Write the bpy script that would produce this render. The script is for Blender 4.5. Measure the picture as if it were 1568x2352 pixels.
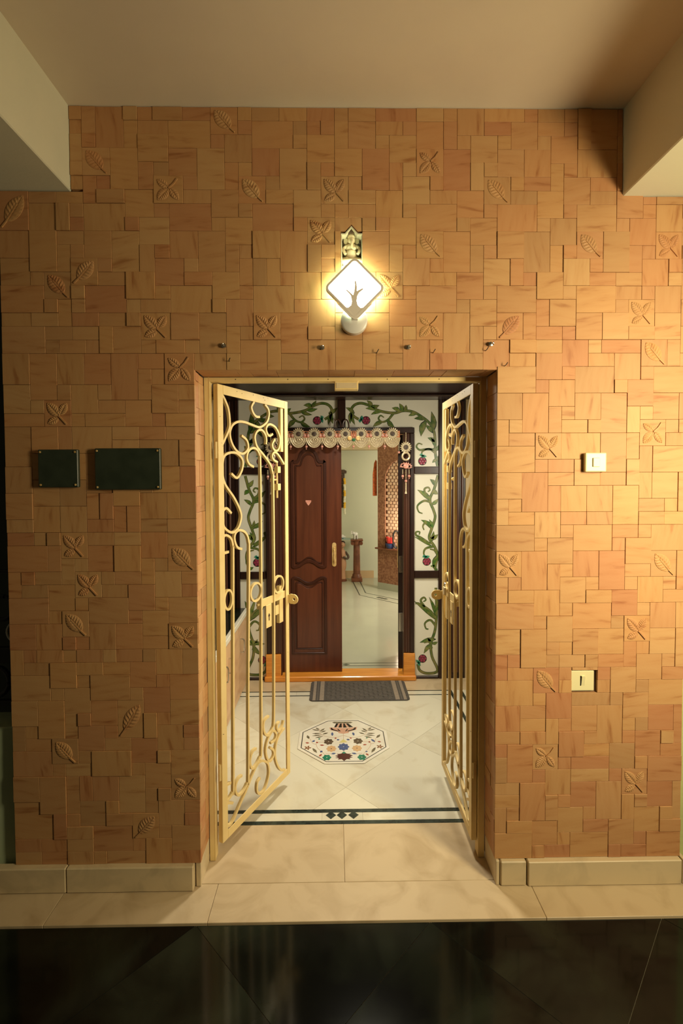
import bpy, bmesh, math, random
from mathutils import Vector, Matrix
for o in list(bpy.data.objects): bpy.data.objects.remove(o, do_unlink=True)
SC = bpy.context.scene
COL = SC.collection
RND = random.Random(11)
PI = math.pi

# ------------------------------------------------------------------ camera
YAW, PITCH, ROLL = .0123, .031, .0042
fw = Vector((math.sin(YAW)*math.cos(PITCH), math.cos(YAW)*math.cos(PITCH), -math.sin(PITCH)))
rt = fw.cross(Vector((0, 0, 1))).normalized(); up = rt.cross(fw)
c_, s_ = math.cos(ROLL), math.sin(ROLL)
rt, up = c_*rt - s_*up, c_*up + s_*rt
cam = bpy.data.cameras.new('camera'); camo = bpy.data.objects.new('camera', cam); COL.objects.link(camo)
M = Matrix.Identity(4)
for i in range(3):
    M[i][0] = rt[i]; M[i][1] = up[i]; M[i][2] = -fw[i]
M[0][3], M[1][3], M[2][3] = 0, -1.872, 1.67
camo.matrix_world = M
cam.sensor_fit = 'VERTICAL'; cam.sensor_height = 36; cam.sensor_width = 24
cam.lens = 1080/2352*36
cam.shift_x = 0; cam.shift_y = -48/2352
cam.clip_start = .05; cam.clip_end = 60
SC.camera = camo

# ------------------------------------------------------------------ world and lights
W = bpy.data.worlds.new('world'); SC.world = W; W.use_nodes = True
W.node_tree.nodes['Background'].inputs[0].default_value = (1, .80, .46, 1)
W.node_tree.nodes['Background'].inputs[1].default_value = .045

def area(name, loc, target, size, sizey, power, col, spread=PI):
    l = bpy.data.lights.new(name, 'AREA'); l.shape = 'RECTANGLE'; l.size = size; l.size_y = sizey
    l.energy = power; l.color = col; l.spread = spread
    o = bpy.data.objects.new(name, l); COL.objects.link(o); o.location = loc
    d = Vector(target) - Vector(loc); o.rotation_euler = d.to_track_quat('-Z', 'Y').to_euler()
    return o
# warm light from the open side of the landing, low enough to pass under the right-hand beam
area('landing_light', (1.80, -1.35, 1.90), (.9, 0.0, 1.45), .40, .80, 35, (1, .83, .50), math.radians(140))
# recessed downlight of the vestibule
area('vestibule_downlight', (.20, 1.00, 2.285), (.20, .95, 0), .20, .20, 21, (1, .92, .74), math.radians(160))
# window light from the right-hand side of the vestibule
area('vestibule_window', (1.235, .90, 1.45), (0, 1.05, 1.2), .50, 1.1, 27, (1, .91, .70))
# daylight of the room behind the inner door, from its windows on the right
area('room_daylight', (2.3, 3.7, 1.5), (.3, 4.8, .9), 1.2, 1.6, 95, (1, .90, .70))
SC.view_settings.view_transform = 'Standard'; SC.view_settings.look = 'None'
SC.view_settings.exposure = .22; SC.view_settings.gamma = 1; SC.view_settings.use_curve_mapping = False

# ------------------------------------------------------------------ materials
def mat(name, base, rough=.5, metal=0., col2=None, nscale=8., stretch=(1, 1, 1), lo=.4, hi=.6, bump=0., bscale=60.,
        var=0., coat=0., emit=None, estr=0., detail=4., distort=0., spec=.5, wave=None):
    m = bpy.data.materials.new(name); m.use_nodes = True
    n = m.node_tree.nodes; L = m.node_tree.links; b = n['Principled BSDF']
    b.inputs['Base Color'].default_value = (*base, 1)
    b.inputs['Roughness'].default_value = rough; b.inputs['Metallic'].default_value = metal
    b.inputs['Specular IOR Level'].default_value = spec; b.inputs['Coat Weight'].default_value = coat
    b.inputs['Coat Roughness'].default_value = .08
    if emit:
        b.inputs['Emission Color'].default_value = (*emit, 1); b.inputs['Emission Strength'].default_value = estr
    tc = n.new('ShaderNodeTexCoord'); oi = n.new('ShaderNodeObjectInfo')
    mp = n.new('ShaderNodeMapping'); mp.inputs['Scale'].default_value = stretch
    L.new(tc.outputs['Object'], mp.inputs['Vector'])
    mul = n.new('ShaderNodeMath'); mul.operation = 'MULTIPLY'; mul.inputs[1].default_value = 57.
    L.new(oi.outputs['Random'], mul.inputs[0])
    comb = n.new('ShaderNodeCombineXYZ')
    for k in range(3): L.new(mul.outputs[0], comb.inputs[k])
    L.new(comb.outputs[0], mp.inputs['Location'])
    cur = None
    if col2:
        nz = n.new('ShaderNodeTexNoise'); nz.inputs['Scale'].default_value = nscale; nz.inputs['Detail'].default_value = detail
        nz.inputs['Distortion'].default_value = distort
        L.new(mp.outputs[0], nz.inputs['Vector'])
        cr = n.new('ShaderNodeValToRGB')
        cr.color_ramp.elements[0].position = lo; cr.color_ramp.elements[0].color = (*base, 1)
        cr.color_ramp.elements[1].position = hi; cr.color_ramp.elements[1].color = (*col2, 1)
        L.new(nz.outputs['Fac'], cr.inputs['Fac']); cur = cr.outputs['Color']
    if var:
        hs = n.new('ShaderNodeHueSaturation')
        if cur: L.new(cur, hs.inputs['Color'])
        else: hs.inputs['Color'].default_value = (*base, 1)
        mr = n.new('ShaderNodeMapRange'); mr.inputs['To Min'].default_value = 1-var; mr.inputs['To Max'].default_value = 1+var
        L.new(oi.outputs['Random'], mr.inputs['Value']); L.new(mr.outputs[0], hs.inputs['Value']); cur = hs.outputs[0]
    if cur: L.new(cur, b.inputs['Base Color'])
    if bump:
        n2 = n.new('ShaderNodeTexNoise'); n2.inputs['Scale'].default_value = bscale; n2.inputs['Detail'].default_value = 4
        L.new(mp.outputs[0], n2.inputs['Vector'])
        bp = n.new('ShaderNodeBump'); bp.inputs['Strength'].default_value = bump; bp.inputs['Distance'].default_value = .01
        L.new(n2.outputs['Fac'], bp.inputs['Height']); L.new(bp.outputs[0], b.inputs['Normal'])
    return m

def tile_mat(name, stretch):
    """honed sandstone: tile-to-tile tint plus banded grain along one direction"""
    m = bpy.data.materials.new(name); m.use_nodes = True
    n = m.node_tree.nodes; L = m.node_tree.links; b = n['Principled BSDF']
    b.inputs['Roughness'].default_value = .62; b.inputs['Specular IOR Level'].default_value = .35
    tc = n.new('ShaderNodeTexCoord'); oi = n.new('ShaderNodeObjectInfo')
    mul = n.new('ShaderNodeMath'); mul.operation = 'MULTIPLY'; mul.inputs[1].default_value = 91.
    L.new(oi.outputs['Random'], mul.inputs[0])
    comb = n.new('ShaderNodeCombineXYZ')
    for k in range(3): L.new(mul.outputs[0], comb.inputs[k])
    rot = n.new('ShaderNodeCombineXYZ'); rm = n.new('ShaderNodeMapRange')
    rm.inputs['To Min'].default_value = -.22; rm.inputs['To Max'].default_value = .22
    fr = n.new('ShaderNodeMath'); fr.operation = 'FRACT'; L.new(mul.outputs[0], fr.inputs[0]); L.new(fr.outputs[0], rm.inputs['Value'])
    L.new(rm.outputs[0], rot.inputs[1])
    pre = n.new('ShaderNodeMapping'); L.new(tc.outputs['Object'], pre.inputs['Vector']); L.new(rot.outputs[0], pre.inputs['Rotation'])
    mp = n.new('ShaderNodeMapping'); mp.inputs['Scale'].default_value = stretch
    L.new(pre.outputs[0], mp.inputs['Vector']); L.new(comb.outputs[0], mp.inputs['Location'])
    tint = n.new('ShaderNodeValToRGB'); e = tint.color_ramp.elements
    cols = [(.480, .230, .098), (.505, .262, .108), (.430, .240, .105), (.525, .282, .112), (.500, .280, .116), (.450, .205, .092), (.520, .305, .132), (.480, .256, .108)]
    e[0].color = (*cols[0], 1); e[1].color = (*cols[1], 1); e[1].position = .14
    for k in range(2, 8):
        q = e.new(k/7.); q.color = (*cols[k], 1)
    L.new(oi.outputs['Random'], tint.inputs['Fac'])
    nz = n.new('ShaderNodeTexNoise'); nz.inputs['Scale'].default_value = 1.; nz.inputs['Detail'].default_value = 5.; nz.inputs['Distortion'].default_value = .25
    L.new(mp.outputs[0], nz.inputs['Vector'])
    cr = n.new('ShaderNodeValToRGB'); e = cr.color_ramp.elements
    e[0].position = .25; e[0].color = (.68, .53, .44, 1); e[1].position = .52; e[1].color = (1, 1, 1, 1)
    q = e.new(.40); q.color = (.96, .93, .90, 1); q = e.new(.75); q.color = (1.03, 1.06, 1.08, 1)
    L.new(nz.outputs['Fac'], cr.inputs['Fac'])
    mx = n.new('ShaderNodeMix'); mx.data_type = 'RGBA'; mx.blend_type = 'MULTIPLY'; mx.inputs[0].default_value = 1.
    L.new(tint.outputs['Color'], mx.inputs[6]); L.new(cr.outputs['Color'], mx.inputs[7])
    L.new(mx.outputs[2], b.inputs['Base Color'])
    n2 = n.new('ShaderNodeTexNoise'); n2.inputs['Scale'].default_value = 160.; n2.inputs['Detail'].default_value = 3
    L.new(tc.outputs['Object'], n2.inputs['Vector'])
    bp = n.new('ShaderNodeBump'); bp.inputs['Strength'].default_value = .12; bp.inputs['Distance'].default_value = .002
    L.new(n2.outputs['Fac'], bp.inputs['Height']); L.new(bp.outputs[0], b.inputs['Normal'])
    return m

TILE = [tile_mat('sandstone_grain_level', (7, 7, 46)), tile_mat('sandstone_grain_upright', (46, 7, 7))]
PLASTER = mat('cream_plaster', (.74, .72, .56), .75, col2=(.70, .69, .54), nscale=3, bump=.05, bscale=90)
CEIL = mat('ceiling_plaster', (.76, .67, .53), .8, col2=(.73, .64, .51), nscale=3)
GROUT = mat('wall_mortar', (.16, .09, .05), .9, col2=(.10, .06, .035), nscale=20)
GREENWALL = mat('pale_green_plaster', (.42, .50, .31), .8, col2=(.38, .46, .29), nscale=4)
DARKGREEN = mat('dark_green_wall', (.035, .045, .03), .7, col2=(.02, .028, .02), nscale=3)
YELLOWGREEN = mat('yellow_green_plaster', (.52, .56, .22), .8, col2=(.46, .50, .2), nscale=5, bump=.15, bscale=50)
GRANITE = mat('black_granite', (.0035, .0038, .0028), .10, col2=(.022, .027, .016), nscale=2.6, lo=.42, hi=.85, detail=9, distort=1.2, spec=.30)
LANDING = mat('beige_marble', (.57, .45, .285), .34, col2=(.43, .32, .185), nscale=5, lo=.45, hi=.75, detail=8, distort=1.5, spec=.4)
SKIRT = mat('skirting_marble', (.62, .50, .31), .5, col2=(.42, .34, .21), nscale=7, lo=.5, hi=.8, detail=7, distort=1)
MARBLE = mat('white_marble', (.66, .63, .50), .20, col2=(.52, .45, .31), nscale=3.2, stretch=(1, 1, 1), lo=.52, hi=.82, detail=9, distort=2.2, var=.05)
BORDER = mat('dark_green_marble', (.018, .026, .022), .25, col2=(.035, .05, .04), nscale=40)
JOINT = mat('floor_joint', (.30, .24, .15), .8)
GATE = mat('cream_yellow_enamel', (.78, .60, .28), .48, col2=(.73, .55, .24), nscale=14, lo=.4, hi=.7, spec=.3)
RUST = mat('rust_spot', (.05, .02, .01), .8)
DARKWOOD = mat('dark_rosewood', (.030, .011, .007), .34, col2=(.014, .006, .004), nscale=2, stretch=(14, 14, 1.4), lo=.35, hi=.7)
CASING = mat('brown_casing_wood', (.085, .030, .016), .32, col2=(.045, .016, .009), nscale=2, stretch=(18, 18, 1.2), lo=.35, hi=.7)
MAHOG = mat('polished_mahogany', (.128, .036, .016), .30, col2=(.076, .021, .010), nscale=2, stretch=(16, 16, 1.1), lo=.3, hi=.72, coat=.12)
MAHOGD = mat('mahogany_moulding', (.060, .016, .008), .32, col2=(.04, .011, .006), nscale=3)
ORANGE = mat('orange_varnished_wood', (.80, .33, .05), .3, col2=(.68, .25, .03), nscale=3, stretch=(1.5, 20, 20), coat=.2)
PANE = mat('milky_glass', (.74, .72, .60), .16, col2=(.71, .69, .57), nscale=2, spec=.5)
VINE = mat('vine_green', (.060, .125, .022), .3, col2=(.23, .21, .065), nscale=22, lo=.35, hi=.68, spec=.5)
LEAFG = mat('leaf_green', (.050, .130, .020), .3, col2=(.21, .215, .06), nscale=30, lo=.38, hi=.66, var=.25)
OUTLINE = mat('vine_outline', (.012, .022, .008), .5)
TEAL = mat('teal_calyx', (.02, .22, .15), .3, col2=(.05, .30, .17), nscale=30)
BERRY = mat('berry_red', (.22, .022, .05), .28, col2=(.32, .05, .09), nscale=60)
WHITEPL = mat('white_enamel', (.72, .70, .66), .35)
LAMPTAN = mat('lamp_tan_enamel', (.74, .68, .60), .45)
DIFFUSER = mat('lit_acrylic', (.9, .88, .8), .4, emit=(1, .95, .78), estr=7.)
BACKGLOW = mat('lit_led_strip', (.9, .88, .8), .4, emit=(.86, 1, .62), estr=70.)
IVORY = mat('ivory_resin', (.78, .68, .46), .55, col2=(.74, .62, .40), nscale=25, spec=.3)
NICHEM = mat('niche_plaster', (.66, .60, .44), .7, col2=(.55, .50, .36), nscale=20)
SWITCHM = mat('ivory_plastic', (.74, .68, .40), .4)
STEEL = mat('bright_steel', (.62, .60, .55), .25, metal=1.)
BRASS = mat('brass', (.78, .55, .24), .35, metal=.35, col2=(.6, .38, .12), nscale=30)
GOLD = mat('gold_beads', (.80, .68, .45), .32, metal=.2, col2=(.60, .46, .26), nscale=120, lo=.4, hi=.6)
GOLDCLOTH = mat('gold_lace', (.62, .52, .34), .55, metal=.1, col2=(.34, .26, .14), nscale=220, lo=.42, hi=.6)
LACE = mat('scallop_lace', (.52, .42, .25), .6, col2=(.24, .17, .09), nscale=200, lo=.42, hi=.6)
PINK = mat('pink_beads', (.72, .36, .27), .35, col2=(.55, .22, .16), nscale=90)
CORAL = mat('coral_cloth', (.60, .20, .08), .6)
GREENB = mat('green_bead', (.03, .16, .06), .3)
BLACK = mat('black_iron', (.008, .008, .008), .45)
PLATE = mat('dark_green_name_stone', (.020, .030, .018), .45, col2=(.03, .042, .026), nscale=12)
MATBASE = mat('grey_mat_rubber', (.085, .075, .065), .85, col2=(.065, .058, .05), nscale=60)
MATRIDGE = mat('grey_mat_ridge', (.135, .118, .10), .85)
MATSTRIPE = mat('beige_mat_stripe', (.29, .235, .175), .85, col2=(.25, .2, .15), nscale=80)
LAMINATE = mat('stone_pattern_laminate', (.62, .40, .22), .35, col2=(.42, .22, .11), nscale=2.2, stretch=(1, 1, 2.0), lo=.5, hi=.78, detail=8, distort=2.5)
WOODOB = mat('carved_brown_wood', (.22, .075, .035), .4, col2=(.14, .045, .02), nscale=9)
PALEOB = mat('pale_carved_wood', (.45, .24, .13), .5)
DARKOB = mat('dark_carved_wood', (.045, .025, .015), .5, col2=(.10, .06, .035), nscale=60, bump=.5, bscale=60)
GREYROOM = mat('room_floor_marble', (.42, .42, .32), .12, col2=(.37, .37, .29), nscale=2.5, lo=.4, hi=.8, detail=6)
ROOMWALL = mat('sea_green_plaster', (.54, .55, .41), .8, col2=(.52, .53, .40), nscale=2)
BEIGEW = mat('beige_plaster', (.55, .44, .26), .8)
BRICKM = mat('brown_brickwork', (.22, .09, .045), .85, col2=(.36, .17, .09), nscale=38, lo=.4, hi=.62, bump=.4, bscale=45)
JAALI = mat('terracotta_jaali', (.74, .46, .30), .8, col2=(.80, .56, .40), nscale=12)
REDPL = mat('red_plastic', (.70, .05, .04), .35)
BLUEPL = mat('blue_glaze', (.03, .05, .16), .25)
ORANGEPQ = mat('orange_plaque', (.62, .13, .02), .5, col2=(.40, .07, .012), nscale=40)
YELLOWF = mat('marigold', (.72, .42, .03), .7)
WHITEF = mat('white_flowers', (.72, .68, .5), .7)
WHITEHOOP = mat('white_plastic', (.75, .75, .70), .4)
INLAY = dict(brown=mat('inlay_brown', (.085, .06, .035), .3, col2=(.14, .10, .06), nscale=60), blue=mat('inlay_lapis', (.05, .085, .22), .3, col2=(.10, .14, .28), nscale=70),
             peach=mat('inlay_peach', (.62, .40, .20), .3), green=mat('inlay_malachite', (.012, .15, .085), .3, col2=(.03, .24, .14), nscale=80), star=mat('inlay_tan', (.24, .11, .045), .3),
             maroon=mat('inlay_maroon', (.085, .025, .02), .3), yellow=mat('inlay_yellow', (.62, .55, .20), .3), grey=mat('inlay_olive_grey', (.20, .17, .10), .3, col2=(.10, .085, .05), nscale=70),
             red=mat('inlay_red', (.36, .075, .04), .3), black=mat('inlay_black', (.012, .012, .010), .3), pink=mat('inlay_pink', (.58, .34, .23), .3), stem=mat('inlay_stem', (.50, .33, .20), .3),
             white=mat('inlay_white_marble', (.76, .73, .62), .22, col2=(.70, .66, .54), nscale=6))

# ------------------------------------------------------------------ mesh helpers
def cat_rom(pts, n=6, closed=False):
    pts = [Vector(p) for p in pts]; out = []
    N = len(pts); rng = N if closed else N-1
    for i in range(rng):
        p1, p2 = pts[i], pts[(i+1) % N]
        p0 = pts[(i-1) % N] if closed or i > 0 else p1*2-p2
        p3 = pts[(i+2) % N] if closed or i+2 < N else p2*2-p1
        steps = n if (p2-p1).length > .004 else 2
        for k in range(steps):
            t = k/steps; t2 = t*t; t3 = t2*t
            out.append(.5*((2*p1)+(-p0+p2)*t+(2*p0-5*p1+4*p2-p3)*t2+(-p0+3*p1-3*p2+p3)*t3))
    if not closed: out.append(pts[-1])
    return out

class MB:
    def __init__(s): s.v = []; s.f = []
    def add(s, vs, fs):
        o = len(s.v); s.v += [tuple(p) for p in vs]; s.f += [tuple(i+o for i in q) for q in fs]; return s
    def box(s, x0, x1, y0, y1, z0, z1):
        return s.add([(x0, y0, z0), (x1, y0, z0), (x1, y1, z0), (x0, y1, z0), (x0, y0, z1), (x1, y0, z1), (x1, y1, z1), (x0, y1, z1)],
                     [(0, 3, 2, 1), (4, 5, 6, 7), (0, 1, 5, 4), (1, 2, 6, 5), (2, 3, 7, 6), (3, 0, 4, 7)])
    def prism(s, pts, d):
        """extrude the polygon pts (3-D points) by the vector d"""
        n = len(pts); d = Vector(d); a = [Vector(p) for p in pts]
        return s.add(a+[p+d for p in a], [tuple(range(n)), tuple(reversed(range(n, 2*n)))] + [(i, i+n, (i+1) % n+n, (i+1) % n) for i in range(n)])
    def ringprism(s, outer, inner, d):
        n = len(outer); d = Vector(d); o = [Vector(p) for p in outer]; q = [Vector(p) for p in inner]
        V = o+q+[p+d for p in o]+[p+d for p in q]; F = []
        for i in range(n):
            j = (i+1) % n
            F += [(i, j, n+j, n+i), (2*n+i, 3*n+i, 3*n+j, 2*n+j), (i, 2*n+i, 2*n+j, j), (n+i, n+j, 3*n+j, 3*n+i)]
        return s.add(V, F)
    def sweep(s, path, nrm, w, d, off=0., closed=False, taper=None):
        """rectangular bar along a planar path; nrm = plane normal, w in plane, d along nrm starting at off"""
        P = [Vector(p) for p in path]; nrm = Vector(nrm).normalized(); N = len(P); V = []
        for i, p in enumerate(P):
            a = P[(i-1) % N] if closed or i > 0 else p; b = P[(i+1) % N] if closed or i < N-1 else p
            t = (b-a).normalized(); sd = t.cross(nrm).normalized(); ww = w*(taper(i/(N-1)) if taper else 1)
            V += [p+sd*ww/2+nrm*off, p-sd*ww/2+nrm*off, p-sd*ww/2+nrm*(off+d), p+sd*ww/2+nrm*(off+d)]
        F = []
        for i in range(N if closed else N-1):
            a = 4*i; b = 4*((i+1) % N)
            for k in range(4): F.append((a+k, a+(k+1) % 4, b+(k+1) % 4, b+k))
        if not closed: F += [(3, 2, 1, 0), (4*N-4, 4*N-3, 4*N-2, 4*N-1)]
        return s.add(V, F)
    def tube(s, path, r, n=8, closed=False):
        P = [Vector(p) for p in path]; N = len(P); V = []; ref = Vector((0, 0, 1))
        for i, p in enumerate(P):
            a = P[(i-1) % N] if closed or i > 0 else p; b = P[(i+1) % N] if closed or i < N-1 else p
            t = (b-a).normalized()
            if abs(t.dot(ref)) > .95: ref = Vector((1, 0, 0)) if abs(t.x) < .9 else Vector((0, 1, 0))
            sd = t.cross(ref).normalized(); u2 = sd.cross(t); rr = r[i] if isinstance(r, (list, tuple)) else r
            V += [p+(sd*math.cos(2*PI*k/n)+u2*math.sin(2*PI*k/n))*rr for k in range(n)]
        F = []
        for i in range(N if closed else N-1):
            a = n*i; b = n*((i+1) % N)
            F += [(a+k, a+(k+1) % n, b+(k+1) % n, b+k) for k in range(n)]
        if not closed: F += [tuple(reversed(range(n))), tuple(range(n*(N-1), n*N))]
        return s.add(V, F)
    def lathe(s, prof, c=(0, 0, 0), n=20, axis='z'):
        V = []; F = []
        for r, h in prof:
            for k in range(n):
                a = 2*PI*k/n; x, y = r*math.cos(a), r*math.sin(a)
                V.append((c[0]+x, c[1]+y, c[2]+h) if axis == 'z' else (c[0]+x, c[1]+h, c[2]+y) if axis == 'y' else (c[0]+h, c[1]+x, c[2]+y))
        for i in range(len(prof)-1):
            F += [(i*n+k, i*n+(k+1) % n, (i+1)*n+(k+1) % n, (i+1)*n+k) for k in range(n)]
        F += [tuple(reversed(range(n))), tuple(range(n*(len(prof)-1), n*len(prof)))]
        return s.add(V, F)
    def ell(s, c, r, n=12, m=8, rot=None):
        if not isinstance(r, (tuple, list)): r = (r, r, r)
        V = []; F = []; c = Vector(c)
        for i in range(m+1):
            th = PI*i/m
            for k in range(n):
                a = 2*PI*k/n; q = Vector((r[0]*math.sin(th)*math.cos(a), r[1]*math.sin(th)*math.sin(a), r[2]*math.cos(th)))
                if rot: q = rot @ q
                V.append(c+q)
        for i in range(m): F += [(i*n+k, (i+1)*n+k, (i+1)*n+(k+1) % n, i*n+(k+1) % n) for k in range(n)]
        return s.add(V, F)
    def mesh(s, name, m, bevel=0., smooth=False, segs=1):
        me = bpy.data.meshes.new(name); me.from_pydata(s.v, [], s.f)
        bm = bmesh.new(); bm.from_mesh(me)
        bmesh.ops.remove_doubles(bm, verts=bm.verts, dist=1e-6)
        bmesh.ops.recalc_face_normals(bm, faces=bm.faces)
        if bevel:
            ed = [e for e in bm.edges if len(e.link_faces) == 2 and e.calc_face_angle(0) > .6]
            bmesh.ops.bevel(bm, geom=ed, offset=bevel, segments=segs, affect='EDGES', profile=.6, clamp_overlap=True)
        if smooth:
            for f in bm.faces: f.smooth = True
            for e in bm.edges:
                if len(e.link_faces) == 2 and e.calc_face_angle(0) > .75: e.smooth = False
        bm.to_mesh(me); bm.free(); me.materials.append(m)
        return me
    def build(s, name, m, parent=None, bevel=0., smooth=False, segs=1, loc=None):
        o = bpy.data.objects.new(name, s.mesh(name, m, bevel, smooth, segs)); COL.objects.link(o)
        if parent: o.parent = parent
        if loc: o.location = loc
        return o

def tag(o, label=None, cat=None, group=None, kind=None):
    if label: o['label'] = label
    if cat: o['category'] = cat
    if group: o['group'] = group
    if kind: o['kind'] = kind
    return o
def empty(name, loc=(0, 0, 0), rz=0.):
    o = bpy.data.objects.new(name, None); COL.objects.link(o); o.location = loc; o.rotation_euler = (0, 0, rz); o.empty_display_size = .05
    return o
def inst(name, me, parent=None, loc=(0, 0, 0), rot=None):
    o = bpy.data.objects.new(name, me); COL.objects.link(o)
    if parent: o.parent = parent
    o.location = loc
    if rot: o.rotation_euler = rot
    return o
def struct(o, label=None): return tag(o, label, kind='structure')
def B(*a): return MB().box(*a)

# ------------------------------------------------------------------ landing: walls of sandstone tiles
U = .05265
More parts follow.
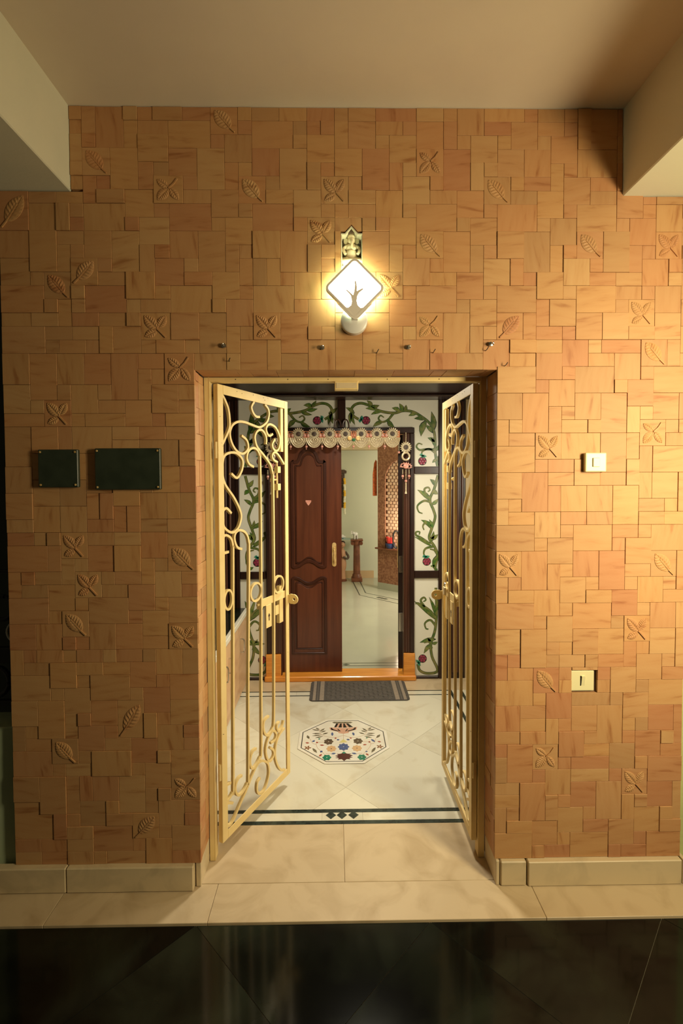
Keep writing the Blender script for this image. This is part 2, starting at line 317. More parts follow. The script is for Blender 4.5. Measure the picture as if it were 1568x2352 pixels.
# column, row, width, height in tile units and carving (0 plain, 1-2 single leaf, 3-4 sprig), five numbers per tile
TILES_TOP_RIGHT = [
    -9,0,1,1,0, -8,0,1,2,0, -7,0,2,3,0, -5,0,1,1,0, -4,0,1,1,0, -3,0,2,1,0, -1,0,2,1,0, 1,0,2,2,1, 3,0,1,1,0, 4,0,2,1,0, 6,0,2,1,0, 8,0,2,1,0,
    10,0,1,1,0, 11,0,2,1,0, 13,0,3,1,0, 16,0,2,1,0, 18,0,1,1,0, 19,0,2,2,0, 21,0,3,1,0, 24,0,1,1,0, 25,0,2,1,0, 27,0,1,1,0, 28,0,1,3,0, 29,0,2,3,0,
    31,0,1,2,0, -9,1,1,1,0, -5,1,1,2,0, -4,1,2,1,0, -2,1,3,2,0, 3,1,1,1,0, 4,1,3,2,0, 7,1,1,1,0, 8,1,1,1,0, 9,1,1,1,0, 10,1,1,2,0, 11,1,2,2,0,
    13,1,2,1,0, 15,1,1,1,0, 16,1,2,2,0, 18,1,1,2,0, 21,1,2,1,0, 23,1,2,2,0, 25,1,2,1,0, 27,1,1,1,0, -9,2,1,2,0, -8,2,1,1,0, -4,2,2,2,0, 1,2,1,1,0,
    2,2,2,2,0, 7,2,1,1,0, 8,2,2,2,0, 13,2,1,1,0, 14,2,2,2,0, 19,2,1,1,0, 20,2,2,2,0, 22,2,1,1,0, 25,2,1,1,0, 26,2,2,2,0, 31,2,1,2,0, -8,3,2,2,1,
    -6,3,2,3,0, -2,3,2,2,0, 0,3,2,3,0, 4,3,2,2,0, 6,3,2,3,0, 10,3,2,2,0, 12,3,2,3,0, 16,3,2,2,4, 18,3,2,3,0, 22,3,2,2,0, 24,3,2,2,0, 28,3,3,2,0,
    -9,4,1,1,0, -4,4,1,2,0, -3,4,1,1,0, 2,4,1,2,0, 3,4,1,1,0, 8,4,1,2,0, 9,4,1,1,0, 14,4,1,2,0, 15,4,1,1,0, 20,4,1,2,0, 21,4,1,1,0, 26,4,1,2,0,
    27,4,1,1,0, 31,4,1,2,0, -9,5,1,1,0, -8,5,1,2,0, -7,5,1,1,0, -3,5,2,2,4, -1,5,1,1,0, 3,5,2,2,1, 5,5,1,1,0, 9,5,2,2,3, 11,5,1,1,0, 15,5,2,2,0,
    17,5,1,1,0, 21,5,2,2,1, 23,5,1,1,0, 24,5,2,1,0, 27,5,2,2,0, 29,5,2,1,0, -14,6,2,3,2, -12,6,2,1,0, -10,6,2,1,0, -7,6,2,1,0, -5,6,2,2,0, -1,6,2,1,0,
    1,6,2,2,0, 5,6,2,1,0, 7,6,2,2,0, 11,6,2,1,0, 13,6,2,2,0, 17,6,2,1,0, 19,6,2,2,0, 23,6,2,1,0, 25,6,2,2,0, 29,6,2,1,0, 31,6,2,2,0, 33,6,1,1,0,
    34,6,2,1,0, 36,6,1,2,0, -12,7,2,2,0, -10,7,1,2,0, -9,7,1,1,0, -8,7,3,2,0, -3,7,1,1,0, -2,7,3,2,0, 3,7,1,1,0, 4,7,3,2,0, 9,7,1,1,0, 10,7,1,1,0,
    11,7,2,1,0, 15,7,1,1,0, 16,7,3,2,0, 21,7,1,1,0, 22,7,3,2,0, 27,7,1,1,0, 28,7,3,2,0, 33,7,1,1,0, 34,7,2,2,0, -9,8,1,1,0, -5,8,1,1,0, -4,8,2,2,0,
    1,8,1,1,0, 2,8,2,2,0, 7,8,1,1,0, 8,8,2,2,3, 12,8,1,1,0, 13,8,1,1,0, 14,8,2,2,0, 19,8,1,1,0, 20,8,2,2,0, 25,8,1,1,0, 26,8,2,2,0, 31,8,1,1,0,
    32,8,2,2,0, 36,8,1,2,0, -14,9,2,2,0, -12,9,2,3,0, -10,9,2,1,0, -8,9,2,2,0, -6,9,2,3,0, -2,9,2,2,0, 0,9,2,3,0, 4,9,2,2,0, 6,9,2,3,0, 12,9,2,3,0,
    16,9,2,2,1, 18,9,2,3,0, 22,9,2,2,0, 24,9,2,3,0, 28,9,2,2,1, 30,9,2,3,0, 34,9,2,2,3, -10,10,1,2,0, -9,10,1,1,0, -4,10,1,2,0, -3,10,1,1,0, 2,10,1,2,0,
    3,10,1,1,0, 8,10,1,2,0, 9,10,1,1,0, 14,10,1,2,0, 15,10,1,1,0, 20,10,1,2,0, 21,10,1,1,0, 26,10,1,2,0, 27,10,1,1,0, 32,10,1,2,0, 33,10,1,1,0, 36,10,1,2,0,
    -14,11,2,2,0, -9,11,2,2,2, -7,11,1,1,0, -3,11,2,2,0, -1,11,1,1,0, 3,11,1,2,0, 4,11,1,2,0, 5,11,1,2,0, 9,11,1,1,0, 15,11,2,2,0, 17,11,1,1,0, 21,11,2,2,0,
    23,11,1,2,0, 27,11,2,2,0, 29,11,1,1,0, 33,11,2,2,0, 35,11,1,1,0, -12,12,1,1,0, -11,12,2,2,1, -7,12,2,1,0, -5,12,2,2,0, -1,12,2,1,0, 1,12,2,2,0, 6,12,1,1,0,
    7,12,2,2,0, 9,12,2,2,0, 11,12,2,2,0, 13,12,2,2,3, 17,12,2,1,0, 19,12,2,2,0, 24,12,1,1,0, 25,12,2,2,0, 29,12,2,1,0, 31,12,2,1,0, 35,12,1,1,0, 36,12,1,2,0,
    -14,13,3,2,0, -9,13,1,1,0, -8,13,3,2,0, -3,13,1,1,0, -2,13,3,2,0, 3,13,1,1,0, 4,13,3,2,0, 15,13,1,1,0, 16,13,3,2,0, 21,13,1,1,0, 22,13,3,2,0, 27,13,1,1,0,
    28,13,3,2,0, 31,13,2,1,0, 33,13,1,1,0, 34,13,2,2,0, -11,14,1,1,0, -10,14,1,2,0, -9,14,1,1,0, -5,14,1,1,0, -4,14,2,1,0, 1,14,1,1,0, 2,14,2,2,0, 7,14,1,1,0,
    8,14,2,2,0, 10,14,2,1,0, 12,14,1,1,0, 13,14,1,1,0, 14,14,2,2,0, 19,14,1,1,0, 20,14,2,2,0, 25,14,1,2,0, 26,14,2,2,0, 31,14,1,1,0, 32,14,2,2,3, 36,14,1,2,0,
    -14,15,2,1,0, -12,15,2,1,0, -9,15,2,1,0, -7,15,2,1,0, -5,15,1,1,0, -4,15,2,2,3, -2,15,2,2,0, 0,15,2,3,0, 4,15,2,2,3, 6,15,2,3,0, 10,15,2,2,0, 12,15,2,3,0,
    16,15,2,2,4, 18,15,2,3,0, 22,15,2,2,2, 24,15,1,2,0, 28,15,2,2,0, 30,15,2,2,0, 34,15,2,2,0, -14,16,3,2,0, -11,16,2,1,0, -9,16,2,1,0, -7,16,1,2,0, -6,16,2,2,0,
    2,16,1,2,0, 3,16,1,1,0, 8,16,1,1,0, 9,16,1,1,0, 14,16,1,2,0, 15,16,1,1,0, 20,16,1,2,0, 21,16,1,1,0, 25,16,2,1,0, 27,16,1,1,0, 32,16,2,1,0, 36,16,1,2,0,
    -11,17,1,1,0, -10,17,2,1,0, -8,17,1,1,0, -4,17,1,1,0, -3,17,2,1,0, -1,17,1,1,0, 3,17,2,2,0, 5,17,1,2,0, 8,17,2,2,0, 10,17,2,2,0, 15,17,2,2,0, 17,17,1,1,0,
    21,17,2,2,0, 23,17,2,1,0, 25,17,2,1,0, 27,17,2,2,0, 29,17,1,1,0, 30,17,3,1,0, 33,17,2,2,1, 35,17,1,2,0, 0,18,2,1,0, 2,18,1,1,0, 6,18,2,1,0, 12,18,1,1,0,
    13,18,2,1,0, 17,18,2,1,0, 19,18,2,1,0, 23,18,2,1,0, 25,18,2,2,0, 29,18,2,1,0, 31,18,2,2,0, 36,18,1,1,0, 22,19,3,2,0, 27,19,1,1,0, 28,19,3,2,0, 33,19,1,1,0,
    34,19,3,2,0, 25,20,1,1,0, 26,20,2,2,0, 31,20,1,1,0, 32,20,2,2,0, 22,21,2,2,0, 24,21,2,3,0, 28,21,2,2,0, 30,21,2,3,0, 34,21,2,2,0, 36,21,1,2,0, 26,22,1,2,0,
    27,22,1,1,0, 32,22,1,2,0, 33,22,1,1,0, 22,23,1,2,0, 23,23,1,1,0, 27,23,2,1,0, 29,23,1,1,0, 33,23,2,2,4, 35,23,1,1,0, 36,23,1,1,0, 23,24,2,1,0, 25,24,2,2,3,
    27,24,3,2,0, 30,24,2,3,0, 32,24,1,2,0, 35,24,2,1,0, 22,25,3,2,0, 33,25,1,2,0, 34,25,3,2,0, 25,26,1,1,0, 26,26,2,1,0, 28,26,2,2,0, 32,26,1,2,0, 22,27,2,2,0,
    24,27,2,3,0, 26,27,2,1,0, 30,27,2,1,0, 33,27,1,2,0, 34,27,2,2,0, 36,27,1,3,0, 26,28,1,2,0, 27,28,2,2,0, 29,28,2,2,0, 31,28,2,3,0, 22,29,1,2,0, 23,29,1,1,0,
    33,29,2,1,0, 35,29,1,1,0, 23,30,2,1,0, 25,30,2,2,0, 27,30,2,1,0, 29,30,2,1,0, 33,30,2,1,0, 35,30,2,1,0, 22,31,3,2,0, 27,31,1,1,0, 28,31,3,2,0, 31,31,2,1,0,
    33,31,1,1,0, 34,31,3,2,0, 25,32,1,1,0, 26,32,2,2,0, 31,32,1,1,0, 32,32,2,2,0, 22,33,2,2,3, 24,33,2,3,0, 28,33,2,2,0, 30,33,2,3,0, 34,33,2,2,1, 36,33,1,3,0,
    26,34,1,2,0, 27,34,1,1,0, 32,34,2,1,0, 22,35,1,2,0, 23,35,1,1,0, 27,35,2,2,0, 29,35,1,1,0, 32,35,1,1,0, 33,35,2,2,0, 35,35,1,1,0, 23,36,2,1,0, 25,36,2,2,0,
    29,36,2,1,0, 31,36,2,2,0, 35,36,2,1,0, 22,37,3,2,0, 27,37,1,1,0, 28,37,3,2,0, 33,37,1,1,0, 34,37,2,2,0, 36,37,1,2,0, 25,38,1,1,0, 26,38,2,2,0, 31,38,1,1,0,
    32,38,2,2,3, 22,39,2,2,0, 24,39,2,3,0, 28,39,2,2,0, 30,39,2,2,0, 34,39,2,2,0, 36,39,1,3,0, 26,40,1,1,0, 27,40,1,1,0, 32,40,1,2,0, 33,40,1,1,0, 22,41,1,2,0,
    23,41,1,1,0, 26,41,1,1,0, 27,41,2,1,0, 29,41,1,1,0, 30,41,2,1,0, 33,41,2,2,0, 35,41,1,1,0, 23,42,2,1,0, 25,42,2,2,1, 27,42,1,1,0, 30,42,1,1,0, 31,42,2,2,0,
    35,42,2,1,0, 22,43,3,2,0, 27,43,1,1,0, 30,43,1,1,0, 33,43,1,1,0, 34,43,3,2,0, 25,44,1,1,0, 26,44,2,2,0, 28,44,3,1,0, 31,44,1,1,0, 32,44,2,2,0, 22,45,2,2,0,
    24,45,2,1,0, 28,45,2,2,0, 30,45,2,3,0, 34,45,2,2,0, 36,45,1,3,0, 24,46,2,1,0, 26,46,1,2,0, 27,46,1,1,0, 32,46,1,1,0, 33,46,1,1,0, 22,47,2,1,0, 24,47,2,1,0,
    27,47,2,2,0, 29,47,1,1,0, 32,47,1,1,0, 33,47,2,2,0, 35,47,1,1,0, 22,48,1,1,0, 23,48,2,3,0, 25,48,2,2,4, 29,48,2,1,0, 31,48,2,2,0, 35,48,2,1,0, 22,49,1,2,0,
    27,49,1,1,0, 28,49,3,1,0, 33,49,1,1,0, 34,49,3,2,0, 25,50,1,1,0, 26,50,2,2,0, 28,50,3,1,0, 31,50,1,1,0, 32,50,2,2,3, 22,51,2,1,0, 24,51,2,3,0, 28,51,2,2,0,
    30,51,2,3,0, 34,51,2,2,0, 36,51,1,3,0, 22,52,2,1,0, 26,52,1,2,0, 27,52,1,1,0, 32,52,1,2,0, 33,52,1,1,0, 22,53,1,2,0, 23,53,1,1,0, 27,53,2,2,0, 29,53,1,1,0,
    33,53,2,2,0, 35,53,1,1,0, 23,54,2,1,0, 25,54,2,2,0, 29,54,2,1,0, 31,54,2,2,0, 35,54,2,1,0, 22,55,3,2,0, 27,55,1,1,0, 28,55,3,2,0, 33,55,1,1,0, 34,55,3,2,0,
    25,56,1,1,0, 26,56,2,1,0, 31,56,1,1,0, 32,56,2,1,0,
]
TILES_LEFT = [
    -14,18,2,2,0, -12,18,2,3,0, -10,18,2,2,0, -8,18,2,2,0, -6,18,2,3,0, -4,18,2,1,0, -2,18,2,2,4, -4,19,1,2,0, -3,19,1,1,0, -14,20,2,2,0, -10,20,1,1,0, -9,20,2,2,0,
    -7,20,1,1,0, -3,20,2,2,0, -1,20,1,1,0, -12,21,1,1,0, -11,21,2,2,3, -7,21,2,1,0, -5,21,2,2,0, -1,21,1,1,0, -14,22,3,1,0, -9,22,1,1,0, -8,22,3,1,0, -3,22,1,1,0,
    -2,22,2,1,0, -14,23,2,3,0, -12,23,2,2,0, -10,23,1,2,0, -9,23,3,2,0, -6,23,2,1,0, -4,23,2,1,0, -2,23,2,1,0, -6,24,2,3,0, -4,24,3,2,0, -1,24,1,2,0, -12,25,1,2,0,
    -11,25,3,2,0, -8,25,2,3,0, -14,26,2,2,0, -4,26,1,2,0, -3,26,2,2,0, -1,26,1,2,0, -12,27,2,2,0, -10,27,2,2,0, -6,27,2,2,0, -14,28,2,2,0, -8,28,1,2,0, -7,28,1,2,0,
    -4,28,2,2,0, -2,28,1,2,0, -1,28,1,2,0, -12,29,2,2,0, -10,29,2,2,0, -6,29,1,2,0, -5,29,1,2,0, -14,30,2,1,0, -8,30,2,1,0, -4,30,2,1,0, -2,30,2,1,0, -14,31,2,1,0,
    -12,31,1,1,0, -11,31,1,1,0, -10,31,2,2,3, -8,31,2,1,0, -6,31,2,1,0, -4,31,2,2,0, -2,31,2,1,0, -14,32,3,2,0, -11,32,1,2,0, -8,32,2,2,0, -6,32,2,2,0, -2,32,2,2,1,
    -10,33,1,2,0, -9,33,1,1,0, -4,33,1,2,0, -3,33,1,1,0, -14,34,1,2,0, -13,34,1,1,0, -12,34,2,1,0, -9,34,2,2,3, -7,34,1,1,0, -6,34,2,1,0, -3,34,2,2,0, -1,34,1,1,0,
    -13,35,2,1,0, -11,35,2,2,0, -7,35,2,1,0, -5,35,2,2,0, -1,35,1,1,0, -14,36,3,2,0, -9,36,1,1,0, -8,36,3,2,0, -3,36,1,1,0, -2,36,2,2,0, -11,37,1,1,0, -10,37,2,2,1,
    -5,37,1,1,0, -4,37,2,2,0, -14,38,2,2,0, -12,38,2,2,0, -8,38,2,2,0, -6,38,2,2,0, -2,38,2,2,3, -10,39,1,1,0, -9,39,1,1,0, -4,39,2,1,0, -14,40,1,2,0, -13,40,1,1,0,
    -12,40,2,1,0, -10,40,1,1,0, -9,40,2,1,0, -7,40,1,1,0, -6,40,2,1,0, -4,40,1,1,0, -3,40,2,2,0, -1,40,1,2,0, -13,41,2,1,0, -11,41,2,2,0, -9,41,2,1,0, -7,41,2,1,0,
    -5,41,2,2,0, -14,42,3,2,0, -9,42,1,1,0, -8,42,3,2,0, -3,42,1,1,0, -2,42,2,2,0, -11,43,1,1,0, -10,43,2,2,0, -5,43,1,1,0, -4,43,2,2,0, -14,44,2,2,0, -12,44,2,3,0,
    -8,44,2,2,0, -6,44,2,3,2, -2,44,2,2,0, -10,45,1,2,0, -9,45,1,1,0, -4,45,1,2,0, -3,45,1,1,0, -14,46,1,2,0, -13,46,1,1,0, -9,46,2,2,0, -7,46,1,1,0, -3,46,2,2,0,
    -1,46,1,1,0, -13,47,2,1,0, -11,47,2,2,1, -7,47,2,1,0, -5,47,2,2,0, -1,47,1,1,0, -14,48,3,2,0, -9,48,1,1,0, -8,48,3,2,0, -3,48,1,1,0, -2,48,2,2,0, -11,49,1,1,0,
    -10,49,2,1,0, -5,49,1,1,0, -4,49,2,2,0, -14,50,2,2,0, -12,50,2,3,0, -10,50,1,3,0, -9,50,1,2,0, -8,50,2,2,0, -6,50,2,3,0, -2,50,2,2,4, -4,51,1,2,0, -3,51,1,1,0,
    -14,52,2,1,0, -9,52,2,2,0, -7,52,1,1,0, -3,52,2,2,0, -1,52,1,1,0, -14,53,3,2,0, -11,53,1,2,0, -10,53,1,1,0, -7,53,2,1,0, -5,53,2,2,2, -1,53,1,1,0, -10,54,2,1,0,
    -8,54,3,2,0, -3,54,1,1,0, -2,54,2,2,0, -14,55,2,1,0, -12,55,2,1,0, -10,55,2,1,0, -5,55,1,1,0, -4,55,2,2,0, -14,56,2,1,0, -12,56,2,1,0, -10,56,2,1,0, -8,56,1,1,0,
    -7,56,3,1,0, -2,56,2,1,0,
]
def lerp(x, xs, ys):
    if x <= xs[0]: return ys[0]
    for a, b, c, d in zip(xs, xs[1:], ys, ys[1:]):
        if x <= b: return c+(d-c)*(x-a)/(b-a)
    return ys[-1]
def col_x(R, j, r):
    if R == 'L': return -.554 if j == 0 else -.554+(j-.2)*U
    x = -.554+(j+lerp(j, [-14, -9, -7, -4, -2, 0, 5, 12, 22, 37], [0, 0, 0, .07, .3, .4, .45, .58, .66, .6]))*U
    if j == 37: x = 1.409
    if j == 32 and r < 6: x = 1.131
    if j == -9 and r < 6: x = -1.022
    if j == 22 and r >= 19: x = .643
    if j == -14: x = -1.3016
    return x
def row_z(R, r, j):
    if R == 'L': return 3.104-(r+lerp(r, [18, 21, 40, 54, 57], [0, .45, .3, 0, 0]))*U
    if r == 0: return 3.102
    if r == 6 and j >= 32: return 2.766
    if r == 6 and j < -9: return 2.780
    if r == 19 and 0 <= j < 22: return 2.091
    return 3.104-r*U

WB, WT = .012, .22            # backing front, wall back
wl = struct(B(-1.30, -.566, WB, WT, 0, 3.104).build('wall_left', GROUT), 'sandstone tiled wall left of the gate')
wr = struct(B(.655, 1.409, WB, WT, 0, 3.104).build('wall_right', GROUT), 'sandstone tiled wall right of the gate')
NX0, NX1, NZ0, NZ1 = .0255, .110, 2.470, 2.630
wa = MB()
wa.box(-.566, NX0, WB, WT, 2.102, 3.104); wa.box(NX1, .655, WB, WT, 2.102, 3.104)
wa.box(NX0, NX1, WB, WT, 2.102, NZ0); wa.box(NX0, NX1, WB, WT, NZ1, 3.104); wa.box(NX0, NX1, .075, WT, NZ0, NZ1)
wa = struct(wa.build('wall_above', GROUT), 'sandstone tiled wall above the gate')

_tm = {}
def tile_mesh(w, h, g):
    k = (round(w*2000), round(h*2000), g)
    if k not in _tm:
        _tm[k] = B(-w/2, w/2, -.022, 0, -h/2, h/2).mesh('tile', TILE[g], bevel=.0007)
    return _tm[k]

def leaf_geo(mb, base, tip, width, n=16, y0=0., hgt=.0048):
    """carved leaf lying in the xz plane, raised towards -y, with a grooved midrib and side veins"""
    a = Vector((base[0], 0, base[1])); b = Vector((tip[0], 0, tip[1])); d = b-a; sd = Vector((-d.z, 0, d.x)).normalized()
    for sgn in (1, -1):
        V = []; F = []
        for i in range(n+1):
            t = i/n; w = width*.5*math.sin(PI*t**.72)**.85
            c = a+d*t; vein = .0010 if i % 2 else -.0010; e = .25+.75*math.sin(PI*min(1, .12+t*.8))
            for q, hh in ((0.0, hgt*.55), (.07, hgt*.62), (.35, hgt+vein), (.75, hgt*.85+vein), (1., hgt*.45), (1.03, -.001)):
                s = c+sd*sgn*w*q+d*(.10*q*math.sin(PI*t)); V.append((s.x, y0-hh*e, s.z))
        m = 6
        for i in range(n):
            for k in range(m-1): F.append((i*m+k, i*m+k+1, (i+1)*m+k+1, (i+1)*m+k))
        mb.add(V, F)
def relief(kind, w, h):
    mb = MB(); x, z = w/2*.92, h/2*.92
    def stem(pts): mb.sweep([(a*x, -.022, b*z) for a, b in pts], (0, -1, 0), .0048, .0042)
    if kind in (1, 2):
        m = 1 if kind == 1 else -1
        leaf_geo(mb, (m*.50*x, -.62*z), (-m*.74*x, .84*z), 1.15*x, y0=-.0215)
        stem([(-m*.35*x/x, .38), (m*.50, -.62), (m*.84, -.94)])
    elif kind == 3:
        leaf_geo(mb, (.14*x, -.26*z), (-.84*x, .88*z), .82*x, y0=-.0215)
        leaf_geo(mb, (.18*x, -.14*z), (.74*x, .86*z), .66*x, y0=-.0215)
        leaf_geo(mb, (.04*x, -.38*z), (-.80*x, -.84*z), .60*x, n=12, y0=-.0215)
        stem([(.10, -.20), (.42, -.55), (.72, -.90)])
    else:
        leaf_geo(mb, (.02*x, .12*z), (-.82*x, .76*z), .56*x, n=12, y0=-.0215)
        leaf_geo(mb, (.02*x, .04*z), (-.80*x, -.88*z), .74*x, y0=-.0215)
        leaf_geo(mb, (.16*x, .04*z), (.78*x, -.86*z), .58*x, n=12, y0=-.0215)
        stem([(.04, .06), (.42, .40), (.70, .82)])
    return mb
_rm = {}
def put_tile(parent, x0, x1, z0, z1, kind=0, y=None, grain=None):
    g = .0005; w, h = x1-x0-2*g, z1-z0-2*g
    gr = RND.choice((0, 0, 1)) if grain is None else grain
    pr = RND.choice((0, 0, .0005, .001, .001, .0015, .002, .003, .0045)) if y is None else y
    if kind: pr = RND.choice((.001, .003))
    o = inst('carved_tile' if kind else 'tile', tile_mesh(w, h, gr), parent, ((x0+x1)/2, .0225-pr, (z0+z1)/2))
    if kind:
        k = (kind, round(w*2000), round(h*2000), gr)
        if k not in _rm: _rm[k] = relief(kind, w, h).mesh('leaf_relief', TILE[gr])
        inst('leaf_relief', _rm[k], o)
    return o
for R, DATA, i in [('T', TILES_TOP_RIGHT, i) for i in range(0, len(TILES_TOP_RIGHT), 5)]+[('L', TILES_LEFT, i) for i in range(0, len(TILES_LEFT), 5)]:
    c, r, w, h, k = DATA[i:i+5]
    x0, x1 = col_x(R, c, r), col_x(R, c+w, r); z1, z0 = row_z(R, r, c), row_z(R, r+h, c)
    if R == 'T' and c == 0 and r >= 18: x0 = -.554
    if R == 'T' and c+w == 22 and r < 19: pass
    par = wl if R == 'L' or c < 0 else wr if c >= 22 else wa
    put_tile(par, x0, x1, z0, z1, int(k))
# narrow tile beside the niche, notched tile above it, short tile above the switch box
put_tile(wa, col_x('T', 10, 9), NX0-.001, row_z('T', 12, 10), row_z('T', 9, 10), y=.004)
xa, xb = col_x('T', 10, 8)+.0007, col_x('T', 12, 8)-.0007; za, zb = row_z('T', 9, 10)+.0007, row_z('T', 8, 10)-.0007
MB().prism([(xa, .002, za), (.042, .002, za), (.066, .002, za+.026), (.090, .002, za), (xb, .002, za), (xb, .002, zb), (xa, .002, zb)], (0, .02, 0)).build('tile', TILE[1], wa)
put_tile(wr, col_x('T', 28, 42), col_x('T', 30, 42), .881, row_z('T', 42, 28), y=.003)
# niche lining
nl = MB(); nl.box(NX0, NX0+.004, .004, .074, NZ0, NZ1-.012); nl.box(NX1-.004, NX1, .004, .074, NZ0, NZ1-.012); nl.box(NX0, NX1, .066, .075, NZ0, NZ1)
nl.sweep([(NX0, 0, NZ1-.010), (.042, 0, NZ1-.010), (.066, 0, NZ1+.018), (.090, 0, NZ1-.010), (NX1, 0, NZ1-.010)], (0, 1, 0), .005, .06)
nl.box(NX0, NX1, .0, .075, NZ0-.002, NZ0+.026)
nl.build('niche_lining', NICHEM, wa)

# jamb tiles inside the opening
def jamb(parent, xb, xf):
    z = .106
    while z < 2.086:
        hh = RND.choice((1, 2, 2, 2))*U; z2 = min(z+hh, 2.088)
        if 2.088-z2 < .03: z2 = 2.088
        cut = .004+RND.choice((.0, .05, .075)); ys = [.004, cut, .128] if cut > .02 else [.004, .128]
        for a, b in zip(ys, ys[1:]):
            e = RND.uniform(-.0015, .0015)
            w, d = b-a-.001, z2-z-.001
            me = B(-w/2, w/2, -.006, .006, -d/2, d/2).mesh('tile', TILE[RND.choice((0, 0, 1))], bevel=.001)
            inst('tile', me, parent, ((xb+xf)/2+e, (a+b)/2, (z+z2)/2), (0, 0, PI/2))
        z = z2
jamb(wl, -.566, -.554); jamb(wr, .655, .643)
x = -.553
while x < .642:
    w = RND.choice((1, 2, 2, 3))*U; x2 = min(x+w, .642)
    if .642-x2 < .03: x2 = .642
    cut = .004+RND.choice((.0, .05, .07)); ys = [.004, cut, .128] if cut > .02 else [.004, .128]
    for a, b in zip(ys, ys[1:]):
        inst('tile', B(-(x2-x)/2+.0005, (x2-x)/2-.0005, -(b-a)/2+.0005, (b-a)/2-.0005, -.005, .006).mesh('tile', TILE[0], bevel=.001), wa, ((x+x2)/2, (a+b)/2, 2.0965+RND.uniform(-.001, .001)))
    x = x2

# skirtings
bl = struct(B(-1.75, -1.09, -.022, WB, .001, .103).build('baseboard_left', SKIRT, bevel=.004), 'stained marble skirting left of the gate')
B(-1.088, -.580, -.022, WB, .001, .103).build('slab', SKIRT, bl, bevel=.004)
B(-.576, -.556, .002, .13, .001, .104).build('slab', SKIRT, bl, bevel=.002)
br = struct(B(.775, 1.404, -.022, WB, .001, .102).build('baseboard_right', SKIRT, bevel=.003), 'cream marble skirting right of the gate')
B(.664, .768, -.018, WB, .001, .102).build('slab', SKIRT, br, bevel=.004)
B(.646, .660, -.012, .13, .001, .102).build('slab', SKIRT, br, bevel=.002)
B(1.409, 1.425, -.018, .10, .001, .102).build('slab', SKIRT, br, bevel=.002)

# ceiling and beams of the landing
struct(B(-1.024, 1.133, -3.2, WB, 3.104, 3.2).build('ceiling', CEIL), 'cream plastered ceiling')
struct(B(-2.3, -1.024, -3.2, WB, 2.784, 3.2).build('trim_1', PLASTER, bevel=.004), 'cream plastered ceiling beam on the left')
struct(B(1.133, 1.62, -3.2, WB, 2.769, 3.2).build('trim_2', PLASTER, bevel=.004), 'cream plastered ceiling beam on the right')

# ------------------------------------------------------------------ floors
def clip(poly, x0, x1, y0, y1):
    for ax, lim, sg in ((0, x0, 1), (0, x1, -1), (1, y0, 1), (1, y1, -1)):
        out = []
        for i in range(len(poly)):
            a, b = poly[i], poly[(i+1) % len(poly)]; da, db = sg*(a[ax]-lim), sg*(b[ax]-lim)
            if da >= 0: out.append(a)
            if da*db < 0:
                t = da/(da-db); out.append((a[0]+(b[0]-a[0])*t, a[1]+(b[1]-a[1])*t))
        poly = out
        if not poly: return []
    return poly
def parea(p): return abs(sum(p[i][0]*p[(i+1) % len(p)][1]-p[(i+1) % len(p)][0]*p[i][1] for i in range(len(p))))/2
def diag_slabs(name, parent, m, ox, oy, side, box, ztop, thick, gap):
    d = side/math.sqrt(2); h = d-gap
    for i in range(-9, 10):
        for j in range(-9, 10):
            cx, cy = ox+(i-j)*d, oy+(i+j+1)*d
            p = clip([(cx, cy-h), (cx+h, cy), (cx, cy+h), (cx-h, cy)], *box)
            if len(p) > 2 and parea(p) > .002:
                mx = sum(q[0] for q in p)/len(p); my = sum(q[1] for q in p)/len(p)
                MB().prism([(q[0]-mx, q[1]-my, 0) for q in p], (0, 0, -thick)).build(name, m, parent, loc=(mx, my, ztop))
fl = struct(B(-2.2, 2.4, -3.2, 2.06, -.06, -.015).build('floor', JOINT), 'marble floor of the landing and vestibule')
gb = struct(B(-2.2, 2.4, -3.2, -.158, -.014, -.0105).build('floor_granite_bed', mat('granite_joint', (.26, .25, .20), .7)), 'joints of the black granite floor')
diag_slabs('granite_slab', gb, GRANITE, .349, -.155, .622, (-2.2, 2.4, -3.1, -.158), -.008, .004, .0014)
def slab(x0, x1, y0, y1, m=LANDING, name='marble_slab', bev=.0012):
    B(x0, x1, y0, y1, -.0149, 0).build(name, m, fl, bevel=bev)
for a, b in ((-1.75, -1.10), (-1.0985, -.49), (-.4885, .789), (.7905, 1.9)): slab(a, b, -.155, .0145)
for a, b in ((-.90, .0295), (.0305, 1.25)): slab(a, b, .016, .3385)
for a, b in ((-.73, -.075), (-.0745, .125), (.1255, 1.25)):
    slab(a, b, .3625, .4155, MARBLE, 'border_marble', .0006)
B(-.73, 1.25, .3390, .3620, -.0149, 0).build('border_strip', BORDER, fl)
B(-.73, .972, .4160, .4395, -.0149, 0).build('border_strip', BORDER, fl)
for cx in (-.031, .023, .080):
    MB().prism([(cx-.026, .3975, .0006), (cx, .3705, .0006), (cx+.026, .3975, .0006), (cx, .4245, .0006)], (0, 0, -.004)).build('inlay_diamond', BORDER, fl)
diag_slabs('marble_tile', fl, MARBLE, .047, .605, .60, (-.90, .8735, .4405, 1.6585), 0, .0149, .0008)
for a, b in ((.8745, .8955), (.957, .978)): B(a, b, .4405, 1.741, -.0149, 0).build('border_strip', BORDER, fl)
slab(.8965, .956, .4405, 1.741, MARBLE, 'border_marble', .0006); slab(.979, 1.25, .4405, 1.741, MARBLE, 'border_marble', .0006)
B(-.90, .8735, 1.6595, 1.6720, -.0149, 0).build('border_strip', BORDER, fl); B(-.90, .8735, 1.7290, 1.7415, -.0149, 0).build('border_strip', BORDER, fl)
for a, b in ((-.90, -.31), (-.309, .28), (.281, .8735)): slab(a, b, 1.6725, 1.7285, MARBLE, 'border_marble', .0006)
